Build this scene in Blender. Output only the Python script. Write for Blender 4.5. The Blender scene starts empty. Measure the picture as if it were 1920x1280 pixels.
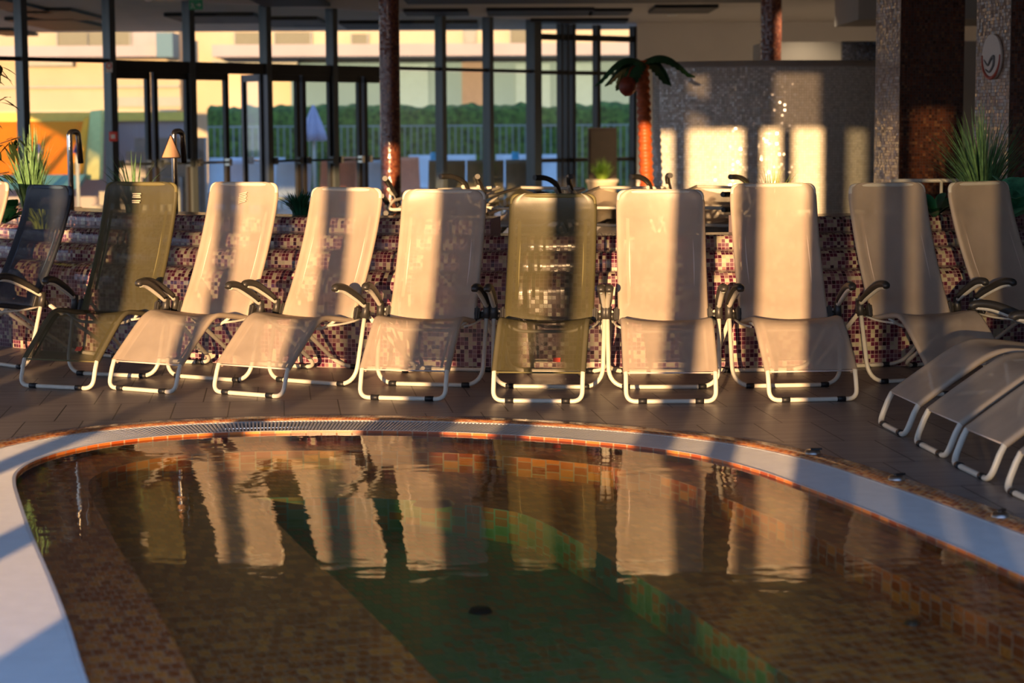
import bpy, bmesh, math, random
from mathutils import Vector, Matrix, noise
from mathutils.geometry import tessellate_polygon
random.seed(7)
S = bpy.context.scene
COL = S.collection
PI = math.pi

# ------------------------------------------------------------------ camera
F = 3733.0
cam_d = bpy.data.cameras.new('camera')
cam = bpy.data.objects.new('camera', cam_d)
COL.objects.link(cam)
cam_d.sensor_width = 36.0
cam_d.lens = F * 36.0 / 1920.0
cam_d.clip_end = 400
cam.location = (0, 0, 1.48)
pitch = math.atan(405.0 / F)
cam.rotation_euler = (Matrix.Rotation(PI / 2 - pitch, 4, 'X') @ Matrix.Rotation(-0.005, 4, 'Z')).to_euler()
cam_d.dof.use_dof = True
cam_d.dof.focus_distance = 11.0
cam_d.dof.aperture_fstop = 2.6
S.camera = cam

# ------------------------------------------------------------------ world, sun, exposure
W = bpy.data.worlds.new('world')
S.world = W
W.use_nodes = True
nt = W.node_tree
nt.nodes.clear()
wo = nt.nodes.new('ShaderNodeOutputWorld')
bg = nt.nodes.new('ShaderNodeBackground')
tc = nt.nodes.new('ShaderNodeTexCoord')
sp = nt.nodes.new('ShaderNodeSeparateXYZ')
rp = nt.nodes.new('ShaderNodeValToRGB')
nt.links.new(tc.outputs['Generated'], sp.inputs[0])
nt.links.new(sp.outputs['Z'], rp.inputs[0])
nt.links.new(rp.outputs[0], bg.inputs[0])
nt.links.new(bg.outputs[0], wo.inputs[0])
rp.color_ramp.elements[0].position = 0.0
rp.color_ramp.elements[0].color = (0.47, 0.50, 0.58, 1)
rp.color_ramp.elements[1].position = 0.5
rp.color_ramp.elements[1].color = (0.16, 0.30, 0.62, 1)
e = rp.color_ramp.elements.new(0.16)
e.color = (0.36, 0.47, 0.68, 1)
bg.inputs[1].default_value = 2.5

SUN_T = 0.165                       # dX per dY travelled
SUN_E = 0.072                       # drop per metre travelled
sd = bpy.data.lights.new('sun', 'SUN')
so = bpy.data.objects.new('sun', sd)
COL.objects.link(so)
sd.energy = 10.5
sd.color = (1.0, 0.60, 0.28)
sd.angle = math.radians(0.30)
so.rotation_euler = Vector((SUN_T, 1.0, -SUN_E)).to_track_quat('-Z', 'Y').to_euler()
so.location = (-2, -10, 8)

S.view_settings.view_transform = 'Standard'
S.view_settings.look = 'None'
S.view_settings.gamma = 1.0
S.view_settings.use_curve_mapping = False
S.view_settings.exposure = 0.0


# ------------------------------------------------------------------ node helpers
def mat(name, base=(0.5, 0.5, 0.5), rough=0.5, metal=0.0, spec=0.5, noise_amt=0.0, noise_scale=8.0, bump=0.0, bump_scale=60.0):
    m = bpy.data.materials.new(name)
    m.use_nodes = True
    n = m.node_tree
    b = n.nodes['Principled BSDF']
    b.inputs['Base Color'].default_value = (*base, 1)
    b.inputs['Roughness'].default_value = rough
    b.inputs['Metallic'].default_value = metal
    b.inputs['Specular IOR Level'].default_value = spec
    t = n.nodes.new('ShaderNodeTexCoord')
    if noise_amt > 0:
        nz = n.nodes.new('ShaderNodeTexNoise')
        nz.inputs['Scale'].default_value = noise_scale
        nz.inputs['Detail'].default_value = 5
        n.links.new(t.outputs['Object'], nz.inputs['Vector'])
        r = n.nodes.new('ShaderNodeValToRGB')
        r.color_ramp.elements[0].position = 0.3
        r.color_ramp.elements[1].position = 0.7
        k0, k1 = 1 - noise_amt, 1 + noise_amt
        r.color_ramp.elements[0].color = (*[min(1, c * k0) for c in base], 1)
        r.color_ramp.elements[1].color = (*[min(1, c * k1) for c in base], 1)
        n.links.new(nz.outputs['Fac'], r.inputs[0])
        n.links.new(r.outputs[0], b.inputs['Base Color'])
    if bump > 0:
        nz = n.nodes.new('ShaderNodeTexNoise')
        nz.inputs['Scale'].default_value = bump_scale
        n.links.new(t.outputs['Object'], nz.inputs['Vector'])
        bp = n.nodes.new('ShaderNodeBump')
        bp.inputs['Strength'].default_value = bump
        bp.inputs['Distance'].default_value = 0.01
        n.links.new(nz.outputs['Fac'], bp.inputs['Height'])
        n.links.new(bp.outputs[0], b.inputs['Normal'])
    return m


def vmath(n, op, a, b=None, idx=None):
    v = n.nodes.new('ShaderNodeVectorMath')
    v.operation = op
    for i, x in enumerate((a, b)):
        if x is None:
            continue
        if isinstance(x, (tuple, list)):
            v.inputs[i].default_value = x
        else:
            n.links.new(x, v.inputs[i])
    return v.outputs[0]


def fmath(n, op, a, b=None):
    v = n.nodes.new('ShaderNodeMath')
    v.operation = op
    for i, x in enumerate((a, b)):
        if x is None:
            continue
        if isinstance(x, (int, float)):
            v.inputs[i].default_value = x
        else:
            n.links.new(x, v.inputs[i])
    return v.outputs[0]


def mosaic(name, cols, tile=(0.025, 0.025), grout=(0.5, 0.45, 0.45), gw=0.09, rough=0.18, spec=0.6,
           rnd=0.0, brick=0.0, coarse=0.0, grout_rough=0.8, metal=0.0, mottle=0.0):
    """tiles laid on the UV map, whose unit is a metre"""
    m = bpy.data.materials.new(name)
    m.use_nodes = True
    n = m.node_tree
    b = n.nodes['Principled BSDF']
    uv = n.nodes.new('ShaderNodeUVMap')
    s = n.nodes.new('ShaderNodeSeparateXYZ')
    n.links.new(uv.outputs[0], s.inputs[0])
    v = fmath(n, 'DIVIDE', s.outputs['Y'], tile[1])
    row = fmath(n, 'FLOOR', v)
    u = fmath(n, 'DIVIDE', s.outputs['X'], tile[0])
    if brick:
        u = fmath(n, 'ADD', u, fmath(n, 'MULTIPLY', fmath(n, 'MODULO', fmath(n, 'ADD', row, 1000.0), 2.0), brick))
    colu = fmath(n, 'FLOOR', u)
    fu = fmath(n, 'FRACT', u)
    fv = fmath(n, 'FRACT', v)
    cell = n.nodes.new('ShaderNodeCombineXYZ')
    n.links.new(colu, cell.inputs[0])
    n.links.new(row, cell.inputs[1])
    wn = n.nodes.new('ShaderNodeTexWhiteNoise')
    wn.noise_dimensions = '3D'
    n.links.new(cell.outputs[0], wn.inputs['Vector'])
    val = wn.outputs['Value']
    if mottle:
        nz = n.nodes.new('ShaderNodeTexNoise')
        nz.inputs['Scale'].default_value = 0.06
        nz.inputs['Detail'].default_value = 2
        n.links.new(cell.outputs[0], nz.inputs['Vector'])
        val = fmath(n, 'ADD', fmath(n, 'MULTIPLY', val, 1 - mottle), fmath(n, 'MULTIPLY', nz.outputs['Fac'], mottle))
    r = n.nodes.new('ShaderNodeValToRGB')
    r.color_ramp.interpolation = 'CONSTANT' if not mottle else 'LINEAR'
    els = r.color_ramp.elements
    els[0].position = cols[0][0]
    els[0].color = (*cols[0][1], 1)
    els[1].position = cols[-1][0]
    els[1].color = (*cols[-1][1], 1)
    for p, c in cols[1:-1]:
        q = els.new(p)
        q.color = (*c, 1)
    n.links.new(val, r.inputs[0])
    # grout mask
    g = None
    for f in (fu, fv):
        a = fmath(n, 'LESS_THAN', f, gw)
        g = a if g is None else fmath(n, 'MAXIMUM', g, a)
    mx = n.nodes.new('ShaderNodeMix')
    mx.data_type = 'RGBA'
    n.links.new(g, mx.inputs['Factor'])
    n.links.new(r.outputs[0], mx.inputs['A'])
    mx.inputs['B'].default_value = (*grout, 1)
    n.links.new(mx.outputs['Result'], b.inputs['Base Color'])
    ro = fmath(n, 'ADD', fmath(n, 'MULTIPLY', g, grout_rough - rough), rough)
    n.links.new(ro, b.inputs['Roughness'])
    b.inputs['Specular IOR Level'].default_value = spec
    b.inputs['Metallic'].default_value = metal
    if rnd > 0:
        ge = n.nodes.new('ShaderNodeNewGeometry')
        d = vmath(n, 'SUBTRACT', wn.outputs['Color'], (0.5, 0.5, 0.5))
        d = vmath(n, 'MULTIPLY', d, (rnd, rnd, rnd))
        nn = vmath(n, 'NORMALIZE', vmath(n, 'ADD', ge.outputs['Normal'], d))
        n.links.new(nn, b.inputs['Normal'])
    return m


def fabric(name, col, alpha, sheen=0.3):
    m = bpy.data.materials.new(name)
    m.use_nodes = True
    n = m.node_tree
    n.nodes.clear()
    o = n.nodes.new('ShaderNodeOutputMaterial')
    t = n.nodes.new('ShaderNodeTexCoord')
    uvn = n.nodes.new('ShaderNodeUVMap')
    nz = n.nodes.new('ShaderNodeTexNoise')
    nz.inputs['Scale'].default_value = 5
    nz.inputs['Detail'].default_value = 6
    n.links.new(t.outputs['Object'], nz.inputs['Vector'])
    # fine weave
    wv = []
    for ax in (0, 1):
        s = n.nodes.new('ShaderNodeSeparateXYZ')
        n.links.new(uvn.outputs[0], s.inputs[0])
        wv.append(fmath(n, 'SINE', fmath(n, 'MULTIPLY', s.outputs[ax], 1100.0)))
    weave = fmath(n, 'MULTIPLY', wv[0], wv[1])
    r = n.nodes.new('ShaderNodeValToRGB')
    r.color_ramp.elements[0].position = 0.3
    r.color_ramp.elements[1].position = 0.72
    r.color_ramp.elements[0].color = (*[c * 0.88 for c in col], 1)
    r.color_ramp.elements[1].color = (*[min(1, c * 1.08) for c in col], 1)
    n.links.new(nz.outputs['Fac'], r.inputs[0])
    bp = n.nodes.new('ShaderNodeBump')
    bp.inputs['Strength'].default_value = 0.35
    bp.inputs['Distance'].default_value = 0.004
    n2 = n.nodes.new('ShaderNodeTexNoise')
    n2.inputs['Scale'].default_value = 9
    n.links.new(t.outputs['Object'], n2.inputs['Vector'])
    n.links.new(n2.outputs['Fac'], bp.inputs['Height'])
    di = n.nodes.new('ShaderNodeBsdfDiffuse')
    tl = n.nodes.new('ShaderNodeBsdfTranslucent')
    tr = n.nodes.new('ShaderNodeBsdfTransparent')
    gl = n.nodes.new('ShaderNodeBsdfGlossy')
    gl.inputs['Roughness'].default_value = 0.35
    gl.inputs['Color'].default_value = (1, 1, 1, 1)
    for x in (di, tl):
        n.links.new(r.outputs[0], x.inputs['Color'])
        n.links.new(bp.outputs[0], x.inputs['Normal'])
    n.links.new(bp.outputs[0], gl.inputs['Normal'])
    m1 = n.nodes.new('ShaderNodeMixShader')
    m1.inputs[0].default_value = 0.18
    n.links.new(di.outputs[0], m1.inputs[1])
    n.links.new(tl.outputs[0], m1.inputs[2])
    m3 = n.nodes.new('ShaderNodeMixShader')
    m3.inputs[0].default_value = 0.04
    n.links.new(m1.outputs[0], m3.inputs[1])
    n.links.new(gl.outputs[0], m3.inputs[2])
    m2 = n.nodes.new('ShaderNodeMixShader')
    a = fmath(n, 'ADD', fmath(n, 'MULTIPLY', weave, 0.10), alpha)
    n.links.new(a, m2.inputs[0])
    n.links.new(tr.outputs[0], m2.inputs[1])
    n.links.new(m3.outputs[0], m2.inputs[2])
    n.links.new(m2.outputs[0], o.inputs[0])
    return m


def thin_fresnel(n, ior):
    ge = n.nodes.new('ShaderNodeNewGeometry')
    fr = n.nodes.new('ShaderNodeFresnel')
    v = fmath(n, 'ADD', fmath(n, 'MULTIPLY', ge.outputs['Backfacing'], 1.0 / ior - ior), ior)
    n.links.new(v, fr.inputs[0])
    return fr


def glass(name, tint=(0.9, 0.95, 0.93), refl=1.0):
    m = bpy.data.materials.new(name)
    m.use_nodes = True
    n = m.node_tree
    n.nodes.clear()
    o = n.nodes.new('ShaderNodeOutputMaterial')
    tr = n.nodes.new('ShaderNodeBsdfTransparent')
    tr.inputs[0].default_value = (*tint, 1)
    gl = n.nodes.new('ShaderNodeBsdfGlossy')
    gl.inputs['Roughness'].default_value = 0.02
    fr = thin_fresnel(n, 1.5)
    mx = n.nodes.new('ShaderNodeMixShader')
    n.links.new(fmath(n, 'MULTIPLY', fr.outputs[0], refl), mx.inputs[0])
    n.links.new(tr.outputs[0], mx.inputs[1])
    n.links.new(gl.outputs[0], mx.inputs[2])
    n.links.new(mx.outputs[0], o.inputs[0])
    return m


# ------------------------------------------------------------------ object helpers
def link(name, bm, m=None, parent=None, smooth=False):
    me = bpy.data.meshes.new(name)
    bm.normal_update()
    bm.to_mesh(me)
    bm.free()
    if m is not None:
        me.materials.append(m)
    if smooth:
        for p in me.polygons:
            p.use_smooth = True
    o = bpy.data.objects.new(name, me)
    COL.objects.link(o)
    if parent is not None:
        o.parent = parent
    return o


def empty(name, loc=(0, 0, 0), rz=0.0):
    o = bpy.data.objects.new(name, None)
    o.empty_display_size = 0.1
    COL.objects.link(o)
    o.location = loc
    o.rotation_euler = (0, 0, rz)
    return o


def tag(o, label=None, cat=None, group=None, kind=None):
    if label:
        o['label'] = label
    if cat:
        o['category'] = cat
    if group:
        o['group'] = group
    if kind:
        o['kind'] = kind
    return o


def copy_tree(o, parent=None):
    c = o.copy()
    COL.objects.link(c)
    c.parent = parent
    for ch in o.children:
        copy_tree(ch, c)
    return c


def NB():
    b = bmesh.new()
    b.loops.layers.uv.new('UVMap')
    return b


def box(bm, c, s, rz=0.0, ry=0.0, rx=0.0):
    """box with UVs in metres"""
    M = Matrix.Translation(c) @ Matrix.Rotation(rz, 4, 'Z') @ Matrix.Rotation(ry, 4, 'Y') @ Matrix.Rotation(rx, 4, 'X')
    hx, hy, hz = s[0] / 2, s[1] / 2, s[2] / 2
    P = [(x, y, z) for x in (-hx, hx) for y in (-hy, hy) for z in (-hz, hz)]
    vs = [bm.verts.new(M @ Vector(p)) for p in P]
    uvl = bm.loops.layers.uv.active
    for f, ax in (((0, 1, 3, 2), 0), ((4, 6, 7, 5), 0), ((0, 4, 5, 1), 1), ((2, 3, 7, 6), 1), ((0, 2, 6, 4), 2), ((1, 5, 7, 3), 2)):
        face = bm.faces.new([vs[i] for i in f])
        if uvl:
            for l, i in zip(face.loops, f):
                p = P[i]
                l[uvl].uv = {0: (p[1] + 5, p[2]), 1: (p[0] + 2, p[2]), 2: (p[0], p[1])}[ax]
    return vs


def boxo(name, c, s, m, parent=None, rz=0.0, bevel=0.0, ry=0.0, rx=0.0):
    b = NB()
    box(b, c, s, rz, ry, rx)
    if bevel > 0:
        bmesh.ops.bevel(b, geom=b.edges[:], offset=bevel, segments=3, profile=0.5, affect='EDGES')
    return link(name, b, m, parent)


def fillet(pts, r, n=7):
    """round the corners of a polyline with radius-like cut r (a number or one per point)"""
    pts = [Vector(p) for p in pts]
    out = [pts[0]]
    for i in range(1, len(pts) - 1):
        rr = r[i] if isinstance(r, (list, tuple)) else r
        a, b, c = pts[i - 1], pts[i], pts[i + 1]
        d = min(rr, (a - b).length * 0.49, (c - b).length * 0.49)
        p0 = b + (a - b).normalized() * d
        p1 = b + (c - b).normalized() * d
        for k in range(n + 1):
            t = k / n
            out.append(p0 * (1 - t) ** 2 + b * 2 * t * (1 - t) + p1 * t * t)
    out.append(pts[-1])
    return out


def catmull(pts, n=6):
    pts = [Vector(p) for p in pts]
    q = [pts[0] * 2 - pts[1]] + pts + [pts[-1] * 2 - pts[-2]]
    out = []
    for i in range(1, len(q) - 2):
        a, b, c, d = q[i - 1:i + 3]
        for k in range(n):
            t = k / n
            out.append(0.5 * ((2 * b) + (c - a) * t + (2 * a - 5 * b + 4 * c - d) * t * t + (3 * b - a - 3 * c + d) * t ** 3))
    out.append(pts[-1])
    return out


def tube(bm, pts, r, seg=10, cap=True, flat=1.0):
    pts = [Vector(p) for p in pts]
    uvl = bm.loops.layers.uv.active
    rings = []
    t0 = (pts[1] - pts[0]).normalized()
    ref = Vector((0, 0, 1)) if abs(t0.z) < 0.9 else Vector((0, 1, 0))
    nrm = (ref - t0 * ref.dot(t0)).normalized()
    acc = [0.0]
    for i in range(1, len(pts)):
        acc.append(acc[-1] + (pts[i] - pts[i - 1]).length)
    for i, p in enumerate(pts):
        t = (pts[min(i + 1, len(pts) - 1)] - pts[max(i - 1, 0)]).normalized()
        nrm = (nrm - t * nrm.dot(t)).normalized()
        bi = t.cross(nrm)
        rr = r(i / (len(pts) - 1)) if callable(r) else r
        rings.append([bm.verts.new(p + (nrm * math.cos(2 * PI * k / seg) * flat + bi * math.sin(2 * PI * k / seg)) * rr) for k in range(seg)])
    for i in range(len(rings) - 1):
        for k in range(seg):
            f = bm.faces.new((rings[i][k], rings[i][(k + 1) % seg], rings[i + 1][(k + 1) % seg], rings[i + 1][k]))
            f.smooth = True
            if uvl:
                rr = r(i / (len(pts) - 1)) if callable(r) else r
                for l, (a, b) in zip(f.loops, ((i, k), (i, k + 1), (i + 1, k + 1), (i + 1, k))):
                    l[uvl].uv = (b / seg * 2 * PI * rr, acc[a])
    if cap:
        bm.faces.new(rings[0][::-1])
        bm.faces.new(rings[-1])


def tubeo(name, pts, r, m, parent=None, seg=10, flat=1.0):
    b = NB()
    tube(b, pts, r, seg, flat=flat)
    return link(name, b, m, parent)


def sheet(bm, rows, closed=False, uvs=None, smooth=True):
    uvl = bm.loops.layers.uv.active
    V = [[bm.verts.new(p) for p in r] for r in rows]
    for i in range(len(V) - 1):
        nn = len(V[i])
        for k in range(nn - (0 if closed else 1)):
            k2 = (k + 1) % nn
            f = bm.faces.new((V[i][k], V[i][k2], V[i + 1][k2], V[i + 1][k]))
            f.smooth = smooth
            if uvl and uvs:
                for l, (a, b) in zip(f.loops, ((i, k), (i, k + 1), (i + 1, k + 1), (i + 1, k))):
                    l[uvl].uv = uvs(a, b)
    return V


def lathe(bm, prof, seg=24, c=(0, 0, 0)):
    c = Vector(c)
    rows = [[c + Vector((r * math.cos(2 * PI * k / seg), r * math.sin(2 * PI * k / seg), z)) for k in range(seg)] for r, z in prof]
    R0 = max(p[0] for p in prof)
    sheet(bm, rows, True, lambda a, b: (b / seg * 2 * PI * R0, prof[a][1]))


# ------------------------------------------------------------------ materials
M_beige = fabric('beige_mesh_fabric', (0.60, 0.49, 0.385), 0.78)
M_olive = fabric('olive_mesh_fabric', (0.110, 0.098, 0.048), 0.76)
M_char = fabric('charcoal_mesh_fabric', (0.032, 0.038, 0.052), 0.88)
M_beige_o = mat('beige_seam', (0.74, 0.62, 0.54), 0.7, noise_amt=0.05)
M_olive_o = mat('olive_seam', (0.16, 0.14, 0.055), 0.7, noise_amt=0.1)
M_char_o = mat('charcoal_seam', (0.06, 0.10, 0.16), 0.7, noise_amt=0.1)
M_olive_dk = mat('olive_seam_dark', (0.05, 0.045, 0.02), 0.7, noise_amt=0.1)
M_tube = mat('cream_painted_steel', (0.70, 0.66, 0.56), 0.33, spec=0.5, noise_amt=0.04, noise_scale=20)
M_grey_tube = mat('silver_painted_steel', (0.62, 0.62, 0.60), 0.33, noise_amt=0.04)
M_plastic = mat('dark_grey_plastic', (0.034, 0.031, 0.028), 0.42, noise_amt=0.1, noise_scale=30)
M_black = mat('black_rubber', (0.012, 0.012, 0.014), 0.5, noise_amt=0.2, noise_scale=40)
M_red = mat('orange_red_label', (0.75, 0.10, 0.05), 0.6, noise_amt=0.05)
M_print = mat('pale_print', (0.80, 0.70, 0.50), 0.7, noise_amt=0.05)
M_purple = mosaic('purple_mosaic', [(0.0, (0.52, 0.48, 0.35)), (0.16, (0.43, 0.40, 0.28)), (0.27, (0.125, 0.022, 0.050)), (0.55, (0.19, 0.09, 0.12)),
                                    (0.70, (0.07, 0.013, 0.032)), (0.82, (0.28, 0.15, 0.15)), (0.94, (0.035, 0.006, 0.012))],
                  tile=(0.0255, 0.0255), grout=(0.50, 0.36, 0.36), gw=0.10, rough=0.16, rnd=0.05, brick=0.0)
M_orange = mosaic('orange_mosaic', [(0.0, (0.34, 0.08, 0.02)), (0.35, (0.60, 0.20, 0.05)), (0.55, (0.74, 0.28, 0.07)), (0.8, (0.46, 0.14, 0.03)), (0.93, (0.78, 0.42, 0.16))],
                  tile=(0.034, 0.0165), grout=(0.42, 0.33, 0.24), gw=0.09, rough=0.2, rnd=0.04, brick=0.5)
M_ledge = mosaic('ledge_mosaic', [(0.0, (0.44, 0.085, 0.015)), (0.35, (0.72, 0.18, 0.03)), (0.6, (0.85, 0.25, 0.04)), (0.82, (0.55, 0.12, 0.02))],
                 tile=(0.036, 0.075), grout=(0.56, 0.30, 0.16), gw=0.10, rough=0.3, brick=0.5)
M_deep = mosaic('basin_mosaic', [(0.0, (0.52, 0.17, 0.05)), (0.38, (0.22, 0.26, 0.09)), (0.6, (0.60, 0.22, 0.07)), (0.8, (0.28, 0.28, 0.11))],
                tile=(0.036, 0.075), grout=(0.26, 0.32, 0.18), gw=0.11, rough=0.3, brick=0.5)
M_pearl = mosaic('pearl_mosaic', [(0.0, (0.76, 0.72, 0.62)), (0.35, (0.86, 0.82, 0.74)), (0.7, (0.80, 0.77, 0.68))],
                 tile=(0.025, 0.025), grout=(0.50, 0.45, 0.36), gw=0.14, rough=0.16, rnd=0.36, spec=0.8)
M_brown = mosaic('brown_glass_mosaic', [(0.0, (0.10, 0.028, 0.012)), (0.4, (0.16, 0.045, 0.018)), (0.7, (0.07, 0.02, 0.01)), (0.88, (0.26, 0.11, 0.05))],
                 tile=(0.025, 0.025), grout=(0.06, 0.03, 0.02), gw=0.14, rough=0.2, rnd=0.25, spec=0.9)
M_brown_lit = mosaic('brown_mosaic_lit_side', [(0.0, (0.42, 0.29, 0.21)), (0.4, (0.52, 0.37, 0.26)), (0.7, (0.34, 0.24, 0.18))],
               tile=(0.025, 0.025), grout=(0.16, 0.10, 0.07), gw=0.14, rough=0.25, rnd=0.3, spec=0.8)  # brown tile with reflected light painted into its colour
M_colm = mosaic('column_mosaic', [(0.0, (0.22, 0.05, 0.02)), (0.4, (0.30, 0.08, 0.03)), (0.7, (0.14, 0.035, 0.02)), (0.88, (0.36, 0.13, 0.06))],
                tile=(0.025, 0.025), grout=(0.07, 0.03, 0.02), gw=0.14, rough=0.20, rnd=0.14, spec=1.0)
M_black_mos = mosaic('black_blue_mosaic', [(0.0, (0.02, 0.02, 0.03)), (0.5, (0.04, 0.04, 0.06)), (0.9, (0.1, 0.1, 0.14))],
                     tile=(0.025, 0.025), grout=(0.02, 0.02, 0.02), gw=0.14, rough=0.15, rnd=0.4, spec=1.0)


def floor_tiles():
    m = bpy.data.materials.new('grey_brown_floor_tiles')
    m.use_nodes = True
    n = m.node_tree
    b = n.nodes['Principled BSDF']
    uv = n.nodes.new('ShaderNodeUVMap')
    br = n.nodes.new('ShaderNodeTexBrick')
    br.offset = 0.5
    br.inputs['Scale'].default_value = 1.0
    br.inputs['Brick Width'].default_value = 0.29
    br.inputs['Row Height'].default_value = 0.60
    br.inputs['Mortar Size'].default_value = 0.0036
    br.inputs['Mortar Smooth'].default_value = 0.1
    br.inputs['Color1'].default_value = (0.25, 0.215, 0.195, 1)
    br.inputs['Color2'].default_value = (0.285, 0.245, 0.222, 1)
    br.inputs['Mortar'].default_value = (0.05, 0.042, 0.036, 1)
    n.links.new(uv.outputs[0], br.inputs['Vector'])
    nz = n.nodes.new('ShaderNodeTexNoise')
    nz.inputs['Scale'].default_value = 6
    nz.inputs['Detail'].default_value = 8
    mp = n.nodes.new('ShaderNodeMapping')
    mp.inputs['Scale'].default_value = (0.35, 3.0, 1)
    n.links.new(uv.outputs[0], mp.inputs[0])
    n.links.new(mp.outputs[0], nz.inputs['Vector'])
    mx = n.nodes.new('ShaderNodeMix')
    mx.data_type = 'RGBA'
    mx.blend_type = 'MULTIPLY'
    mx.inputs['Factor'].default_value = 0.5
    n.links.new(br.outputs['Color'], mx.inputs['A'])
    r = n.nodes.new('ShaderNodeValToRGB')
    r.color_ramp.elements[0].position = 0.3
    r.color_ramp.elements[0].color = (0.6, 0.6, 0.6, 1)
    r.color_ramp.elements[1].position = 0.7
    r.color_ramp.elements[1].color = (1.25, 1.25, 1.25, 1)
    n.links.new(nz.outputs['Fac'], r.inputs[0])
    n.links.new(r.outputs[0], mx.inputs['B'])
    n.links.new(mx.outputs['Result'], b.inputs['Base Color'])
    b.inputs['Roughness'].default_value = 0.42
    b.inputs['Specular IOR Level'].default_value = 0.35
    bp = n.nodes.new('ShaderNodeBump')
    bp.inputs['Strength'].default_value = 0.25
    bp.inputs['Distance'].default_value = 0.002
    n.links.new(nz.outputs['Fac'], bp.inputs['Height'])
    n.links.new(bp.outputs[0], b.inputs['Normal'])
    return m


M_floor = floor_tiles()
M_white_pl = mat('white_grating_plastic', (0.74, 0.74, 0.72), 0.45, noise_amt=0.04, noise_scale=12)
M_channel = mat('gutter_dark', (0.10, 0.10, 0.10), 0.6, noise_amt=0.1)
M_wall = mat('warm_white_plaster', (0.74, 0.69, 0.60), 0.8, noise_amt=0.04, noise_scale=2)
M_wall_dk = mat('taupe_plaster_and_shade', (0.46, 0.40, 0.32), 0.8, noise_amt=0.05, noise_scale=2)
M_ceil = mat('white_ceiling', (0.50, 0.47, 0.42), 0.8, noise_amt=0.03, noise_scale=2)
M_slot = mat('black_ceiling_slot', (0.01, 0.01, 0.012), 0.6, noise_amt=0.1)
M_alu = mat('anthracite_aluminium', (0.060, 0.072, 0.078), 0.30, metal=0.0, spec=0.7, noise_amt=0.06)
M_alu_dk = mat('dark_door_aluminium', (0.022, 0.020, 0.018), 0.4, noise_amt=0.08)
M_glass = glass('facade_glass')
M_steel = mat('polished_steel', (0.62, 0.58, 0.50), 0.18, metal=1.0, noise_amt=0.05)
M_chrome = mat('worn_chrome', (0.45, 0.42, 0.38), 0.3, metal=1.0, noise_amt=0.1)


def water_mat():
    m = bpy.data.materials.new('pool_water')
    m.use_nodes = True
    n = m.node_tree
    n.nodes.clear()
    o = n.nodes.new('ShaderNodeOutputMaterial')
    tr = n.nodes.new('ShaderNodeBsdfTransparent')
    gl = n.nodes.new('ShaderNodeBsdfGlossy')
    gl.inputs['Roughness'].default_value = 0.0
    fr = thin_fresnel(n, 1.333)
    t = n.nodes.new('ShaderNodeTexCoord')
    hs = []
    for sc, wgt, st in ((3.2, 1.0, (1.0, 1.6, 1)), (13.0, 0.10, (1.0, 2.2, 1))):
        mp = n.nodes.new('ShaderNodeMapping')
        mp.inputs['Scale'].default_value = st
        n.links.new(t.outputs['Object'], mp.inputs[0])
        nz = n.nodes.new('ShaderNodeTexNoise')
        nz.inputs['Scale'].default_value = sc
        nz.inputs['Detail'].default_value = 2
        n.links.new(mp.outputs[0], nz.inputs['Vector'])
        hs.append(fmath(n, 'MULTIPLY', nz.outputs['Fac'], wgt))
    h = fmath(n, 'ADD', hs[0], hs[1])
    bp = n.nodes.new('ShaderNodeBump')
    bp.inputs['Strength'].default_value = 1.0
    bp.inputs['Distance'].default_value = 0.0016
    n.links.new(h, bp.inputs['Height'])
    n.links.new(bp.outputs[0], gl.inputs['Normal'])
    n.links.new(bp.outputs[0], fr.inputs['Normal'])
    mx = n.nodes.new('ShaderNodeMixShader')
    n.links.new(fr.outputs[0], mx.inputs[0])
    n.links.new(tr.outputs[0], mx.inputs[1])
    n.links.new(gl.outputs[0], mx.inputs[2])
    n.links.new(mx.outputs[0], o.inputs['Surface'])
    va = n.nodes.new('ShaderNodeVolumeAbsorption')
    va.inputs['Color'].default_value = (0.25, 0.62, 0.34, 1)
    va.inputs['Density'].default_value = 0.75
    n.links.new(va.outputs[0], o.inputs['Volume'])
    return m


M_water = water_mat()


# ------------------------------------------------------------------ pool outline (metres on the floor)
edge = [(-0.33, 2.6), (-0.70, 3.8), (-1.141, 5.209), (-1.332, 5.845), (-1.536, 6.489), (-1.765, 7.19), (-1.985, 7.90), (-2.085, 8.241),
        (-2.140, 8.50), (-2.142, 8.748), (-2.098, 8.963), (-2.02, 9.15), (-1.905, 9.32), (-1.70, 9.485), (-1.457, 9.585), (-1.202, 9.632),
        (-0.942, 9.645), (-0.68, 9.633), (-0.418, 9.595), (-0.157, 9.528), (0.10, 9.424), (0.35, 9.287), (0.591, 9.115), (0.79, 8.925),
        (0.93, 8.72), (1.03, 8.52), (1.118, 8.30), (1.331, 7.666), (1.450, 7.256), (1.565, 6.851), (1.680, 6.402), (2.05, 5.10), (2.76, 2.6)]
EC = [Vector((p.x, p.y)) for p in catmull([(x, y, 0) for x, y in edge], 10)]


def resample(P, step):
    acc = [0.0]
    for i in range(1, len(P)):
        acc.append(acc[-1] + (P[i] - P[i - 1]).length)
    n = int(acc[-1] / step)
    out = []
    j = 0
    for k in range(n + 1):
        s = acc[-1] * k / n
        while j < len(P) - 2 and acc[j + 1] < s:
            j += 1
        t = (s - acc[j]) / max(1e-9, acc[j + 1] - acc[j])
        out.append(P[j].lerp(P[j + 1], t))
    return out


EC = resample(EC, 0.04)


def offset(P, d):
    """+d outward (path runs clockwise: left side up, right side down)"""
    out = []
    for i, p in enumerate(P):
        t = (P[min(i + 1, len(P) - 1)] - P[max(i - 1, 0)]).normalized()
        q = p + Vector((-t.y, t.x)) * d
        if d < 0 and min((q - r).length for r in P) < -d - 0.002:
            continue
        out.append(q)
    return out


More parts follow.
